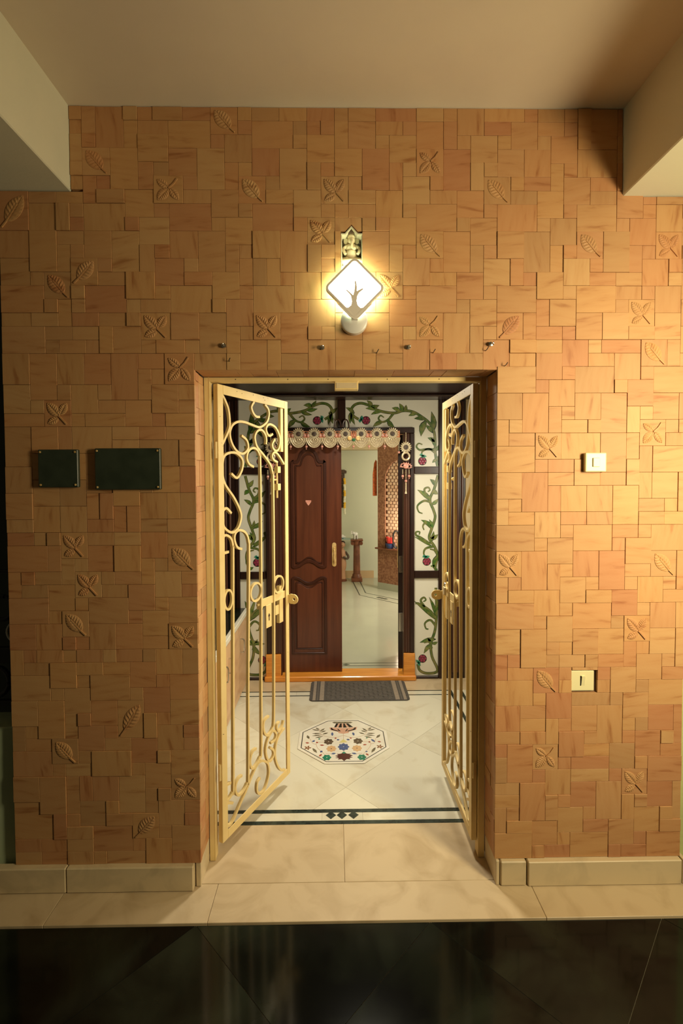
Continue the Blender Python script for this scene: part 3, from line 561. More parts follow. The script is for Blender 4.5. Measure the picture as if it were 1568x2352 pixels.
for a, b in ((-.90, -.16), (-.159, .45), (.451, 1.25)): slab(a, b, 1.7425, 2.05, LANDING)

# ------------------------------------------------------------------ what shows beyond the two ends of the tiled wall
struct(B(-2.2, -1.306, .03, .16, 0, .654).build('wall_parapet', GREENWALL, bevel=.004), 'pale green parapet left of the tiled wall')
struct(B(-3.2, -1.306, 1.10, 1.2, 0, 3.1).build('wall_far_left', DARKGREEN), 'dark green wall beyond the railing')
struct(B(-3.2, 3.0, -3.35, -3.2, 0, 1.1).build('wall_light_blocker', DARKGREEN), 'unseen dark parapet added behind the landing to dim the lower wall')  # out of view, added to block low ambient light from the tiled wall
struct(B(1.4095, 2.6, .06, .22, 0, 2.769).build('wall_far_right', YELLOWGREEN), 'yellow green wall right of the tiled wall')
rl = tag(empty('railing', (-1.6, .09, .654)), 'black iron railing with scrolls on the pale green parapet', 'railing')
for z0, z1 in ((.245, .310), (.064, .086), (.62, .635)): B(-.4, .285, -.012, .012, z0, z1).build('rail', BLACK, rl, bevel=.002)
for xx in (-.35, -.05, .10): B(xx-.008, xx+.008, -.008, .008, 0, .62).build('bar', BLACK, rl)
for cx, cz, r in ((.165, .165, .065), (.205, .475, .05)):
    MB().tube([(cx+r*math.cos(a*PI/12), 0, cz+r*math.sin(a*PI/12)) for a in range(24)], .010, 8, True).build('scroll', BLACK, rl, smooth=True)
tag(MB().tube([(-1.352+.045*math.cos(a*PI/12), .12, 1.017+.045*math.sin(a*PI/12)) for a in range(24)], .004, 8, True).build('plastic_hoop', WHITEHOOP, smooth=True), 'small white plastic hoop hanging by the railing', 'hoop')
tag(MB().tube(cat_rom([(1.416, -.03, .008), (1.44, -.06, .008), (1.50, -.07, .008), (1.56, -.05, .008), (1.64, -.06, .008)]), .008).build('dark_tube', BLACK, smooth=True), 'bent black tube on the floor at the right end of the skirting', 'dark_tube')  # bent black tube added at the dark spot beside the skirting

# ------------------------------------------------------------------ vestibule
struct(B(-1.16, -1.10, .22, 1.955, 0, 2.31).build('wall_vestibule_left', DARKWOOD), 'dark wood panelled side of the vestibule')
struct(B(1.25, 1.31, .22, 1.955, 0, 2.31).build('wall_vestibule_right', BEIGEW), 'beige right side of the vestibule')
vc = struct(B(-1.16, 1.31, .22, 2.03, 2.31, 2.36).build('ceiling_vestibule', DARKWOOD), 'dark wood ceiling of the vestibule')
B(-1.0, 1.2, 1.78, 1.94, 2.288, 2.31).build('cornice', DARKWOOD, vc, bevel=.01)
B(.10, .30, .90, 1.10, 2.3, 2.309).build('light_recess', WHITEPL, vc)

wp = struct(empty('wall_partition', (0, 1.95, 0)), 'dark wood partition with painted milky glass panes around the inner door')
def member(name, x0, x1, z0, z1, y0=-.005, y1=.075, m=DARKWOOD, bev=.004): return B(x0, x1, y0, y1, z0, z1).build(name, m, wp, bevel=bev)
member('top_rail', -.95, 1.06, 2.289, 2.36); member('stile', -.815, -.783, 0, 2.289); member('stile', .840, .868, 0, 2.289)
member('mullion', .019, .082, 2.065, 2.289, y0=-.012); member('head_rail', -.57, .640, 2.018, 2.065, y0=-.012)
for a, b in ((-.783, -.57), (.640, .840)):
    member('rail', a, b, 1.689, 1.748); member('rail', a, b, .835, .895); member('bottom_rail', a, b, 0, .020)
member('jamb', -.57, -.445, 0, 2.018, y0=-.010, m=CASING); member('jamb', .552, .640, 0, 2.018, y0=-.010, m=CASING)
for a, b in ((-.565, -.535), (.602, .636)): member('jamb_moulding', a, b, .225, 2.018, -.024, -.010, DARKWOOD, .005)
for a, b in ((-.510, -.475), (.562, .585)): member('jamb_moulding', a, b, .225, 2.018, -.020, -.010, CASING, .006)
for a, b in ((-.575, -.452), (.548, .642)): member('jamb_foot', a, b, .0005, .222, -.032, -.0105, ORANGE, .004)
member('casing', -.95, -.815, 0, 2.289, 0., .07); member('casing', .868, 1.06, 0, 2.289, 0., .07)
for x0 in (-.940, -.905, -.870): member('flute', x0, x0+.022, .05, 2.28, -.014, 0, CASING, .007)
for x0 in (.880, .915, .950, .985, 1.02): member('flute', x0, x0+.022, .05, 2.28, -.014, 0, CASING if x0 > .9 else DARKWOOD, .007)
PY = .014
def pane(pts): return MB().prism([(x, PY, z) for x, z in pts], (0, .008, 0)).build('pane', PANE, wp)
panes = {}
panes['L', 0] = pane([(-.783, 1.748), (-.57, 1.748), (-.57, 2.065), (.019, 2.065), (.019, 2.289), (-.783, 2.289)])
panes['R', 0] = pane([(.640, 1.748), (.840, 1.748), (.840, 2.289), (.082, 2.289), (.082, 2.065), (.640, 2.065)])
for k, (z0, z1) in ((1, (.895, 1.689)), (2, (.020, .835))):
    panes['L', k] = pane([(-.783, z0), (-.57, z0), (-.57, z1), (-.783, z1)]); panes['R', k] = pane([(.640, z0), (.840, z0), (.840, z1), (.640, z1)])
STEMS=[[[188,2134],[145,2164],[130,2212],[158,2251],[210,2264],[271,2247],[332,2212],[411,2190],[489,2185],[550,2202],[629,2194],[708,2150],[769,2098],[804,2028],[813,1941],[813,1871],[822,1801],[833,1750]],[[836,1678],[805,1564],[770,1477],[801,1389],[813,1327],[779,1221],[766,1159],[811,1088],[833,1017],[814,920],[833,889]],[[821,752],[824,666],[827,537],[814,397],[782,289],[789,181],[836,61],[755,38],[691,62],[671,117]]]
CURLS=[[[472,2181],[428,2129],[380,2112],[351,2138],[367,2164],[395,2149]],[[813,1862],[761,1893],[708,1871],[704,1836]],[[805,1888],[734,1889],[686,1884],[660,1911],[677,1937],[708,1928]],[[777,1459],[722,1468],[669,1429],[678,1380],[710,1364]],[[770,1494],[735,1521],[726,1565],[757,1578],[770,1556],[753,1543]],[[790,1239],[735,1283],[713,1261],[722,1229]],[[775,1111],[700,1164],[658,1187],[658,1213],[687,1213],[682,1191]],[[797,1093],[736,1076],[720,1036],[736,1009]],[[828,1035],[806,1062],[771,1071]],[[819,505],[765,570],[680,624],[653,619]],[[728,592],[696,646],[722,672],[738,651],[717,637]],[[824,429],[776,483],[731,457],[739,414],[760,408]],[[787,246],[766,300],[723,295]]]
LEAVES=[[[[289,2238],[345,2246]],16],[[[332,2212],[262,2219]],14],[[[376,2199],[306,2177]],14],[[[297,2238],[264,2277]],14],[[[524,2198],[472,2220]],16],[[[542,2202],[524,2250]],16],[[[559,2202],[572,2241]],14],[[[655,2176],[607,2163]],14],[[[725,2133],[657,2137]],16],[[[734,2115],[704,2018]],24],[[[796,2045],[784,2167]],22],[[[787,2028],[741,2076]],15],[[[809,1949],[761,1976]],15],[[[813,1914],[783,1971]],15],[[[822,1879],[838,1914]],12],[[[149,2186],[88,2221]],14],[[[136,2195],[123,2117]],16],[[[127,2186],[153,2108]],14],[[[380,2112],[319,2080]],16],[[[428,2125],[472,2077]],18],[[[827,1801],[796,1783]],12],[[[827,1783],[833,1827]],12],[[[818,1591],[779,1635]],16],[[[805,1556],[836,1529]],16],[[[770,1477],[687,1543]],18],[[[788,1441],[836,1476]],14],[[[779,1256],[713,1301]],16],[[[788,1239],[770,1301]],14],[[[780,1159],[832,1186]],16],[[[775,1133],[797,1203]],14],[[[780,1097],[665,1160]],10],[[[824,1009],[806,929]],16],[[[820,920],[784,929]],12],[[[828,973],[837,1017]],12],[[[814,494],[648,614]],16],[[[824,515],[776,645]],14],[[[824,559],[845,634]],14],[[[809,321],[712,301]],16],[[[782,278],[734,219]],16],[[[792,289],[835,299]],12],[[[776,289],[755,327]],12]]
BERRIES=[[[249,2125],[214,2134]],[[708,1793],[713,1832]],[[745,969],[740,1005]],[[712,162],[680,133]]]

def vx(side, p, y): return ((p[0]/1000. if side == 'R' else .101-p[0]/1000.), y, p[1]/1000.)
def zone(p): return 0 if p[1] > 1720 else 1 if p[1] > 865 else 2
ZB = ((1.752, 2.285), (.899, 1.685), (.024, .831))
def inb(side, pts, k):
    out = []
    for p in pts:
        x = min(max(p[0], .086 if k == 0 and p[2] > 2.06 else .644), .836) if side == 'R' else max(min(p[0], .015 if k == 0 and p[2] > 2.06 else -.574), -.779)
        out.append((x, p[1], min(max(p[2], ZB[k][0]), ZB[k][1])))
    return out
def leaf_blade(mb, a, b, w, y, d, f=1.):
    a = Vector(a); b = Vector(b); t = b-a; sd = Vector((t.z, 0, -t.x)).normalized(); P = []
    a = a-t*.06*(f-1)*8; b = b+t*.06*(f-1)*4
    prof = [(0, .25), (.25, .85), (.45, 1.), (.7, .7), (.9, .25), (1, 0)]
    for q, h in prof: P.append(a+(b-a)*q+sd*w*f*h*.5+sd*w*.25*math.sin(PI*q))
    for q, h in reversed(prof[:-1]): P.append(a+(b-a)*q-sd*w*f*h*.5+sd*w*.25*math.sin(PI*q))
    mb.prism([(p.x, y, p.z) for p in P], (0, d, 0))
for side in 'LR':
    for st in STEMS:
        k = zone(st[len(st)//2]); par = panes[side, k]
        pth = inb(side, cat_rom([vx(side, p, PY) for p in st], 5), k)
        MB().sweep(pth, (0, -1, 0), .0225, .0006, 0).build('vine_outline', OUTLINE, par)
        MB().sweep(pth, (0, -1, 0), .0165, .0012, .0006).build('vine', VINE, par)
    for st in CURLS:
        k = zone(st[0]); par = panes[side, k]
        pth = inb(side, cat_rom([vx(side, p, PY) for p in st], 5), k); tp = lambda t: 1.-.55*t
        mb = MB().sweep(pth, (0, -1, 0), .021, .0008, 0, taper=tp); mb.build('vine_outline', OUTLINE, par)
        MB().sweep(pth, (0, -1, 0), .0155, .0014, .0008, taper=tp).build('tendril', VINE, par)
    for (a, b), w in LEAVES:
        k = zone(a); par = panes[side, k]; A, C_ = inb(side, [vx(side, a, PY), vx(side, (a[0]+(b[0]-a[0])*1.2, a[1]+(b[1]-a[1])*1.2), PY)], k)
        o = MB(); leaf_blade(o, A, C_, w*.0019, PY-.0010, .001, 1.2); o.build('leaf_outline', OUTLINE, par)
        o = MB(); leaf_blade(o, A, C_, w*.0019, PY-.0020, .001); o.build('leaf', LEAFG, par)
    for bc, tc in BERRIES:
        k = zone(bc); par = panes[side, k]; c = vx(side, bc, PY); t = vx(side, tc, PY)
        bk = MB().lathe([(.035, 0), (.035, -.0008)], c, 20, 'y').build('berry_outline', OUTLINE, par)
        for a in range(7):
            rr = 0 if a == 6 else .0215
            inst('berry', MB().lathe([(.0112, 0), (.0100, -.0022), (.005, -.0036)], (0, 0, 0), 12, 'y').mesh('berry', BERRY, smooth=True), par, (c[0]+rr*math.cos(a*PI/3), PY-.0008, c[2]+rr*math.sin(a*PI/3)))
        o = MB(); dv = Vector(c)-Vector(t); pr = Vector((dv.z, 0, -dv.x)).normalized(); dv.normalize()
        for q in (-.9, -.3, .3, .9):
            e = Vector(t)+dv*(.012 if abs(q) < .5 else -.004)+pr*q*.034; leaf_blade(o, Vector(t)-dv*.010, e, .020, PY-.0035, .0015)
        o.build('calyx', TEAL, par)

th = struct(B(-.585, .650, 1.905, 2.075, .0005, .042).build('trim_3', ORANGE, bevel=.006), 'orange varnished wooden threshold of the inner door')

# mahogany double door: the left leaf shut, the right leaf folded into the room
d1 = struct(B(-.444, .047, 2.0, 2.036, .044, 2.016).build('door_1', MAHOG, bevel=.003), 'shut mahogany door leaf with arched panels')
def panel_outline(kind):
    x0, x1 = -.358, -.088; xm = (x0+x1)/2; hw = (x1-x0)/2
    def half(prof): return [(v.x, v.y) for v in cat_rom([(a, b, 0) for a, b in prof], 3)]
    arch = half([(0, 1), (.18, .96), (.36, .80), (.48, .55), (.54, .30), (.60, .12), (.70, 0), (1, 0)])
    wave = half([(0, 1), (.2, .92), (.4, .6), (.6, .2), (.8, 0), (1, 0)])
    def curve(prof, z0, h): return [(xm+hw*s, z0+h*b) for s, b in reversed(prof)]+[(xm-hw*s, z0+h*b) for s, b in prof[1:]]
    if kind == 0: return curve(arch, 1.790, .102)+list(reversed(curve(wave, .925, .048)))
    return curve(wave, .832, -.046)+[(x0, .205), (x1, .205)]
for k in (0, 1):
    P = panel_outline(k); q = [(x, 2.0, z) for x, z in P]
    MB().sweep(q, (0, -1, 0), .024, .009, 0, closed=True).build('panel_moulding', MAHOGD, d1, bevel=.003)
    cx = -.223; cz = (P[0][1]+.2 if k else 1.36)
    zc = 1.36 if k == 0 else .51
    MB().sweep([(cx+(x-cx)*.80, 2.0, zc+(z-zc)*(.93 if k == 0 else .88)) for x, z in P], (0, -1, 0), .010, .006, 0, closed=True).build('panel_bead', MAHOGD, d1, bevel=.002)
    MB().prism([(cx+(x-cx)*.76, 1.9935, zc+(z-zc)*(.915 if k == 0 else .86)) for x, z in P], (0, .0065, 0)).build('panel', MAHOG, d1, bevel=.004)
def stadium(x, z0, z1, w, y, d):
    r = w/2; P = [(x+r*math.cos(a*PI/8), z1-r+r*math.sin(a*PI/8)) for a in range(9)]+[(x-r*math.cos(a*PI/8), z0+r-r*math.sin(a*PI/8)) for a in range(9)]
    return MB().prism([(a, y, b) for a, b in P], (0, -d, 0))
hp = stadium(-.015, .925, 1.125, .036, 2.0, .004).build('handle_plate', BRASS, d1, bevel=.001)
MB().tube(cat_rom([(-.015, 1.996, 1.085), (-.015, 1.975, 1.07), (-.015, 1.972, 1.025), (-.015, 1.975, .98), (-.015, 1.996, .965)]), .006).build('pull', BRASS, hp, smooth=True)
stk = MB().box(-.248, -.202, 1.9915, 1.9935, 1.462, 1.476)
stk.prism([(-.246, 1.9915, 1.462), (-.238, 1.9915, 1.448), (-.225, 1.9915, 1.432), (-.212, 1.9915, 1.448), (-.204, 1.9915, 1.462)], (0, .002, 0))
tag(stk.build('door_sticker', PINK), 'small pink festoon sticker on the mahogany door', 'sticker')
d2 = struct(MB().prism([(.522, 2.062, .044), (.560, 2.056, .044), (.660, 2.500, .044), (.622, 2.510, .044)], (0, 0, 1.972)).build('door_2', DARKWOOD, bevel=.003), 'second door leaf folded back, seen edge on')
B(.516, .521, 2.056, 2.062, .90, 1.15).build('lock_plate', BRASS, d2, bevel=.001); B(.526, .556, 2.048, 2.054, .36, .52).build('lock_plate', STEEL, d2, bevel=.001)
B(.528, .554, 2.049, 2.054, .86, 1.0).build('lock_plate', STEEL, d2, bevel=.001)

# door valance of beads
gx0, gx1, gy = -.465, .516, 1.905
gl = tag(empty('door_valance', (0, gy, 1.98)), 'gold and coral beaded valance with scallops over the inner door', 'valance')
B(gx0, gx1, 0, .004, -.005, .055).build('band', CORAL, gl)
n = 8; step = (.456+.296)/6
xs = [-.296-step+i*step for i in range(n)]
for i, xx in enumerate(xs):
    w = step/2-.002
    P = [(xx+w*math.cos(-a*PI/12), -.003, .002-.080*math.sin(a*PI/12)) for a in range(13)]
    sc_ = MB().prism([(p[0], p[1], p[2]) for p in P], (0, .003, 0)).build('scallop', LACE, gl)
    for q in (.55, .78, 1.):
        MB().tube([(xx+w*q*math.cos(-a*PI/12), -.004, .002-.080*q*math.sin(a*PI/12)) for a in range(13)], .0028, 5).build('bead_row', GOLD, sc_)
    me = MB().lathe([(.037, -.003), (.037, -.009), (.020, -.010), (.020, -.006)], (xx, 0, .030), 20, 'y').build('medallion', GOLDCLOTH, gl)
    bd = MB()
    for a in range(18): bd.ell((xx+.044*math.cos(a*PI/9), -.006, .030+.044*math.sin(a*PI/9)), (.009, .005, .0055), 6, 4, Matrix.Rotation(-a*PI/9, 3, 'Y'))
    bd.build('bead_ring', GOLD, me)
    MB().lathe([(.018, -.006), (.018, -.011), (.006, -.013)], (xx, 0, .030), 14, 'y').build('mirror', DARKOB, me)
    if i < n-1:
        fx = xx+step/2
        MB().ell((fx-.014, -.006, .018), (.012, .006, .014), 8, 6).ell((fx+.014, -.006, .018), (.012, .006, .014), 8, 6).build('rosette', PINK, gl)
        MB().ell((fx, -.006, .043), (.010, .006, .008), 8, 5).build('rosette', DARKOB, gl)
    fx = xx-step/2; pd = MB()
    for q in range(4): pd.ell((fx, -.006, -.022-q*.010), .0042, 6, 5)
    pd.build('bead_drop', GOLD, gl); MB().ell((fx, -.006, -.070), (.0105, .0105, .011), 8, 6).ell((fx, -.006, -.088), .005, 6, 5).build('drop_bead', PINK, gl)
pd = MB()
for q in range(10): pd.ell((.508, -.006, -.010-q*.010), .0042, 6, 5)
pd.build('bead_drop', GOLD, gl); MB().ell((.508, -.006, -.118), (.0105, .0105, .011), 8, 6).build('drop_bead', PINK, gl)
for xx in (.130, .146, .162): B(xx-.004, xx+.004, -.014, -.008, .0, .045).build('ribbon', CORAL, gl)
for xx in (.113, .180): MB().lathe([(.018, -.010), (.018, -.016), (.012, -.017), (.012, -.013)], (xx, 0, -.005), 16, 'y').build('small_medallion', BRASS, gl)
MB().ell((.146, -.014, -.018), (.014, .006, .012), 8, 6).build('green_bead', GREENB, gl)
def hanging(x, label):
    t = tag(empty('bead_hanging', (x, 1.895, 2.02)), label, 'hanging', 'bead hangings beside the inner door')
    b = MB()
    for q in range(9): b.ell((0, 0, -.004-q*.0095), .0045, 6, 5)
    b.build('bead_string', GOLD, t)
    me = MB().lathe([(.036, .002), (.036, -.005), (.020, -.006), (.020, .002)], (0, 0, -.118), 20, 'y').build('medallion', GOLDCLOTH, t)
    b = MB()
    for a in range(16): b.ell((.040*math.cos(a*PI/8), 0, -.118+.040*math.sin(a*PI/8)), (.008, .005, .005), 6, 4, Matrix.Rotation(-a*PI/8, 3, 'Y'))
    b.build('bead_ring', GOLD, me); MB().lathe([(.019, -.003), (.019, -.008)], (0, 0, -.118), 14, 'y').build('mirror', DARKOB, me)
    MB().tube([(.029*math.cos(a*PI/10), 0, -.190+.029*math.sin(a*PI/10)) for a in range(20)], .0075, 8, True).build('ring', GOLD, t, smooth=True)
    for a in range(9):
        an = (-100+a*25)*PI/180; e = (math.sin(an)*.052, -.006, -.270+math.cos(an)*.034)
        o = MB(); leaf_blade(o, (math.sin(an)*.004, -.004, -.272), e, .020, -.007, .005); o.build('petal', PINK, t)
    MB().ell((0, -.006, -.268), (.024, .010, .022), 10, 6).build('flower_centre', PINK, t)
    for dx, l in ((-.026, 4), (.026, 4), (0, 8)):
        b = MB()
        for q in range(l): b.ell((dx, -.002, -.300-q*.0095), .0042, 6, 5)
        b.build('bead_string', GOLD, t); MB().ell((dx, -.002, -.303-l*.0095-.008), (.011, .011, .012), 8, 6).ell((dx, -.002, -.303-l*.0095-.026), .005, 6, 5).build('drop_bead', PINK, t)
    MB().lathe([(.010, -.49), (.005, -.47), (.005, -.40)], (0, -.002, 0), 8).build('tassel', GOLD, t)
hanging(.563, 'gold bead hanging with pink lotus on the right door jamb')
hanging(-.516, 'gold bead hanging with pink lotus on the left door jamb, behind the gate')
for xx, s, lab in ((.006, -1, 'brown wooden loop left of the partition mullion'), (.095, 1, 'brown wooden loop right of the partition mullion')):
    tag(MB().tube([(xx+s*.026*math.cos(a*PI/12)-s*.012, 1.928, 2.066+.062*math.sin(a*PI/12)) for a in range(13)], .006).build('wooden_loop', CASING, smooth=True), lab, 'loop')

# low cabinet on the left of the vestibule
cb = tag(empty('shoe_cabinet', (-.90, 1.1, 0)), 'low cabinet with stone patterned doors on the left of the vestibule', 'cabinet')
def cbx(x0, x1, y0, y1, z0, z1): return B(x0+.90, x1+.90, y0-1.1, y1-1.1, z0, z1)
cbx(-1.098, -.745, .30, 1.935, .001, .566).build('body', LAMINATE, cb)
for y0, y1, hy in ((.305, .752, .36), (.757, 1.205, 1.13), (1.213, 1.575, 1.275), (1.580, 1.930, 1.655)):
    dr = cbx(-.745, -.728, y0, y1, .012, .545).build('door', LAMINATE, cb, bevel=.0015)
    P = cat_rom([(-.728, hy-.032, .355), (-.700, hy-.030, .358), (-.694, hy, .395), (-.700, hy+.0, .435), (-.728, hy, .440)], 5)
    MB().tube([(p.x+.90, p.y-1.1, p.z) for p in cat_rom([(-.729, hy, .345), (-.702, hy, .348), (-.698, hy, .395), (-.702, hy, .442), (-.729, hy, .445)], 4)], .0055).build('handle', STEEL, dr, smooth=True)
ct = tag(empty('countertop', (-.90, 1.1, .567)), 'dark polished countertop with a white stone edge on the low cabinet', 'countertop')
B(-.195, .158, -.80, .835, .0, .036).build('slab', GRANITE, ct, bevel=.002)
B(.158, .186, -.80, .835, .0, .037).build('edge_strip', INLAY['white'], ct, bevel=.003)

# doormat
dm = tag(empty('doormat', (.172, 1.735, 0)), 'grey herringbone doormat with beige stripes before the inner door', 'doormat')
def rrect(w, h, r, n=6):
    P = []
    for cx, cy, a0 in ((w-r, h-r, 0), (-w+r, h-r, 90), (-w+r, -h+r, 180), (w-r, -h+r, 270)):
        for k in range(n+1):
            a = (a0+90*k/n)*PI/180; P.append((cx+r*math.cos(a), cy+r*math.sin(a)))
    return P
MB().prism([(x, y, .001) for x, y in rrect(.376, .165, .03)], (0, 0, .008)).build('base', MATBASE, dm, bevel=.002)
for sx in (-1, 1):
    for a, b in ((.268, .300), (.312, .318), (.330, .352)): B(min(sx*a, sx*b), max(sx*a, sx*b), -.162, .162, .0088, .0098).build('stripe', MATSTRIPE if b-a > .01 else MATRIDGE, dm)
rg = MB(); p_ = .036
for i in range(-9, 9):
    for j in range(-6, 6):
        cx, cy = i*p_+.018, j*p_*.8+.014
        if abs(cx) > .235 or abs(cy) > .14: continue
        d = 1 if (i+j) % 2 else -1
        for q in (-.010, 0, .010):
            a = Vector((cx-.016, cy-d*.011+q, .0088)); b = Vector((cx+.016, cy+d*.011+q, .0088))
            rg.sweep([a, b], (0, 0, 1), .0042, .0016)
tag(rg.build('herringbone_ridges', MATRIDGE, dm), kind='stuff')

# inlaid octagon
md = tag(empty('floor_medallion', (.041, 1.055, 0)), 'white octagonal marble medallion with coloured flower inlay in the vestibule floor', 'medallion')
def octo(fx, fy): return [(-.110*fx, .249*fy), (.113*fx, .249*fy), (.283*fx, .098*fy), (.283*fx, -.092*fy), (.117*fx, -.247*fy), (-.113*fx, -.247*fy), (-.283*fx, -.092*fy), (-.283*fx, .098*fy)]
MB().prism([(x, y, .0005) for x, y in octo(1, 1)], (0, 0, .004)).build('slab', INLAY['white'], md, bevel=.0015)
MB().ringprism([(x, y, .0042) for x, y in octo(.93, .93)], [(x, y, .0042) for x, y in octo(.912, .912)], (0, 0, .0007)).build('border_line', INLAY['black'], md)
ZI = .0043
def mm(p): return (p[0]/1000.-.041, p[1]/1000.-1.055)
def inl(name, P, m, h=.0008): return MB().prism([(x, y, ZI) for x, y in P], (0, 0, h)).build(name, INLAY[m], md)
def flower(c, r, n, m, depth=.22, ry=1.):
    c = mm(c); inl('flower', [(c[0]+r*(1-depth*(.5+.5*math.cos(n*a*2*PI/48+PI)))*math.cos(a*2*PI/48), c[1]+ry*r*(1-depth*(.5+.5*math.cos(n*a*2*PI/48+PI)))*math.sin(a*2*PI/48)) for a in range(48)], m)
    inl('flower_centre', [(c[0]+.0035*math.cos(a), c[1]+.0035*math.sin(a)) for a in [k*PI/4 for k in range(8)]], 'black' if m == 'peach' else 'white', .0011)
for m, c, n, r in (('brown', (-52, 1034), 7, .031), ('brown', (133, 1037), 7, .031), ('blue', (41, 975), 8, .036), ('peach', (-34, 957), 8, .032), ('peach', (123, 959), 8, .032), ('green', (-60, 867), 6, .027), ('green', (148, 866), 6, .027)): flower(c, r, n, m, .2, 1.1)
for c in ((-180, 969), (265, 974)): flower(c, .023, 5, 'star', .62)
def blade(a, b, w, m):
    a, b = Vector(mm(a)), Vector(mm(b)); d = b-a; s = Vector((-d.y, d.x)).normalized()*w
    inl('inlay_leaf', [a, a+d*.3+s*.8, a+d*.6+s, b, a+d*.6-s, a+d*.3-s*.8], m)
GREY = [[[-116,1174],[-140,1201]],[[-112,1163],[-163,1179]],[[-112,1152],[-79,1192]],[[-105,1144],[-70,1162]],[[-105,1129],[-160,1127]],[[-93,1118],[-56,1139]],[[-96,1111],[-159,1102]],[[-88,1097],[-138,1077]],[[205,1170],[229,1196]],[[200,1159],[252,1173]],[[200,1148],[168,1190]],[[193,1141],[158,1160]],[[192,1126],[247,1122]],[[180,1116],[143,1138]],[[183,1109],[245,1097]],[[175,1094],[224,1072]]]
for a, b in GREY: blade(a, b, .0065, 'grey')
for a, b in [[[-150,966],[-120,914]],[[238,968],[208,911]],[[-177,1067],[-191,1110]],[[251,1069],[280,1111]]]: blade(a, b, .009, 'grey')
for a, b in [[[-29,1099],[-30,1143]],[[110,1100],[104,1140]],[[17,1056],[-2,1053]],[[60,1059],[83,1051]],[[-154,1032],[-139,1052]],[[217,1059],[239,1024]],[[-6,909],[-35,903]],[[88,910],[119,900]],[[-98,917],[-91,939]],[[176,930],[182,918]]]: blade(a, b, .008, 'blue')
for a, b in [[[-106,998],[-78,994]],[[186,999],[161,994]],[[-197,1026],[-172,1019]],[[255,1031],[278,1024]],[[-90,904],[-106,877]],[[174,905],[189,883]],[[-122,1018],[-127,1035]],[[202,1018],[206,1035]],[[-6,1081],[-10,1064]],[[84,1079],[93,1065]]]: blade(a, b, .007, 'red')
for a, b in [[[-116,1059],[-107,1073]],[[194,1067],[187,1077]]]: blade(a, b, .007, 'green')
for L in [[[42,1127],[42,1015],[42,936],[42,898]],[[41,1105],[-18,1078],[-80,1100],[-105,1129],[-117,1189]],[[41,1105],[103,1075],[165,1099],[189,1131],[204,1186]],[[-25,1043],[-71,1031],[-123,1025],[-128,1005],[-118,965],[-91,926],[-64,882]],[[110,1044],[151,1030],[205,1025],[210,998],[196,959],[171,921],[151,878]],[[-128,1005],[-151,1019],[-168,1060],[-177,1081]],[[211,1005],[235,1018],[247,1066]],[[-68,907],[-35,906]],[[152,906],[119,903]]]:
    MB().sweep(cat_rom([(*mm(p), ZI) for p in L], 4), (0, 0, 1), .0026, .0005).build('inlay_stem', INLAY['stem'], md)
inl('lotus', [mm(p) for p in [[42,914],[20,902],[-2,902],[9,890],[-11,881],[9,871],[-10,863],[12,859],[5,846],[28,849],[42,831],[57,849],[80,848],[74,860],[94,866],[78,873],[96,886],[74,892],[88,903],[64,903]]], 'maroon')
inl('lotus_cap', [mm(p) for p in ((42, 925), (54, 912), (42, 903), (30, 912))], 'green', .0012)
inl('inlay_triangle', [mm(p) for p in [[41,1059],[65,1028],[40,1022],[15,1025]]], 'yellow')
inl('vase_rim', [mm(p) for p in [[-31,1264],[-18,1272],[94,1270],[106,1262],[93,1252],[-18,1253]]], 'grey')
inl('vase_body', [mm(p) for p in [[-4,1250],[77,1248],[110,1202],[136,1203],[128,1172],[78,1146],[78,1133],[42,1123],[10,1133],[8,1148],[-42,1169],[-50,1199],[-20,1200]]], 'pink')
for P in [[[-4,1250],[11,1249],[-4,1200],[-18,1200]],[[23,1249],[33,1249],[33,1199],[10,1198]],[[44,1249],[52,1248],[67,1196],[43,1197]],[[62,1248],[77,1248],[108,1203],[83,1198]]]: inl('vase_stripe', [mm(p) for p in P], 'black', .0012)
for P in [[[-42,1195],[-34,1196],[-22,1176],[14,1156],[10,1151],[-36,1170]],[[2,1183],[10,1180],[26,1152],[16,1153]],[[75,1181],[67,1179],[54,1152],[62,1152]],[[128,1197],[119,1196],[103,1173],[66,1155],[74,1150],[122,1171]]]: inl('vase_stripe', [mm(p) for p in P], 'black', .0012)
MB().sweep([(*mm((-20, 1199)), ZI), (*mm((42, 1193)), ZI), (*mm((110, 1199)), ZI)], (0, 0, 1), .005, .0013).build('vase_band', INLAY['white'], md)

# ------------------------------------------------------------------ steel gate
gf = tag(empty('gate_frame', (.045, .146, 0)), 'cream yellow steel frame lining the doorway', 'gate frame')
def gfb(x0, x1, y0, y1, z0, z1): return B(x0-.045, x1-.045, y0-.146, y1-.146, z0, z1)
gfb(-.5535, -.534, .129, .134, .0015, 2.0895).box(-.534-.045, -.529-.045, -.017, .026, .0015, 2.0895).build('post', GATE, gf, bevel=.001)
gfb(.620, .6425, .129, .134, .0015, 2.0895).box(.615-.045, .620-.045, -.017, .026, .0015, 2.0895).build('post', GATE, gf, bevel=.001)
gfb(-.534, .620, .129, .134, 2.072, 2.0895).box(-.529-.045, .615-.045, -.012, .026, 2.072, 2.077).build('head', GATE, gf, bevel=.001)
kp = gfb(-.003, .097, .120, .160, 2.036, 2.0718).build('latch_keeper', GATE, gf, bevel=.002)
gfb(.004, .090, .1185, .1205, 2.042, 2.064).build('keeper_plate', SKIRT, kp)
for zz, xs_ in ((2.081, (-.42, -.20, -.03, .22, .44)),):
    for xx in xs_: MB().lathe([(.0022, 0), (.0022, -.0009)], (xx-.045, -.0170, zz), 8, 'y').build('screw_hole', RUST, gf)
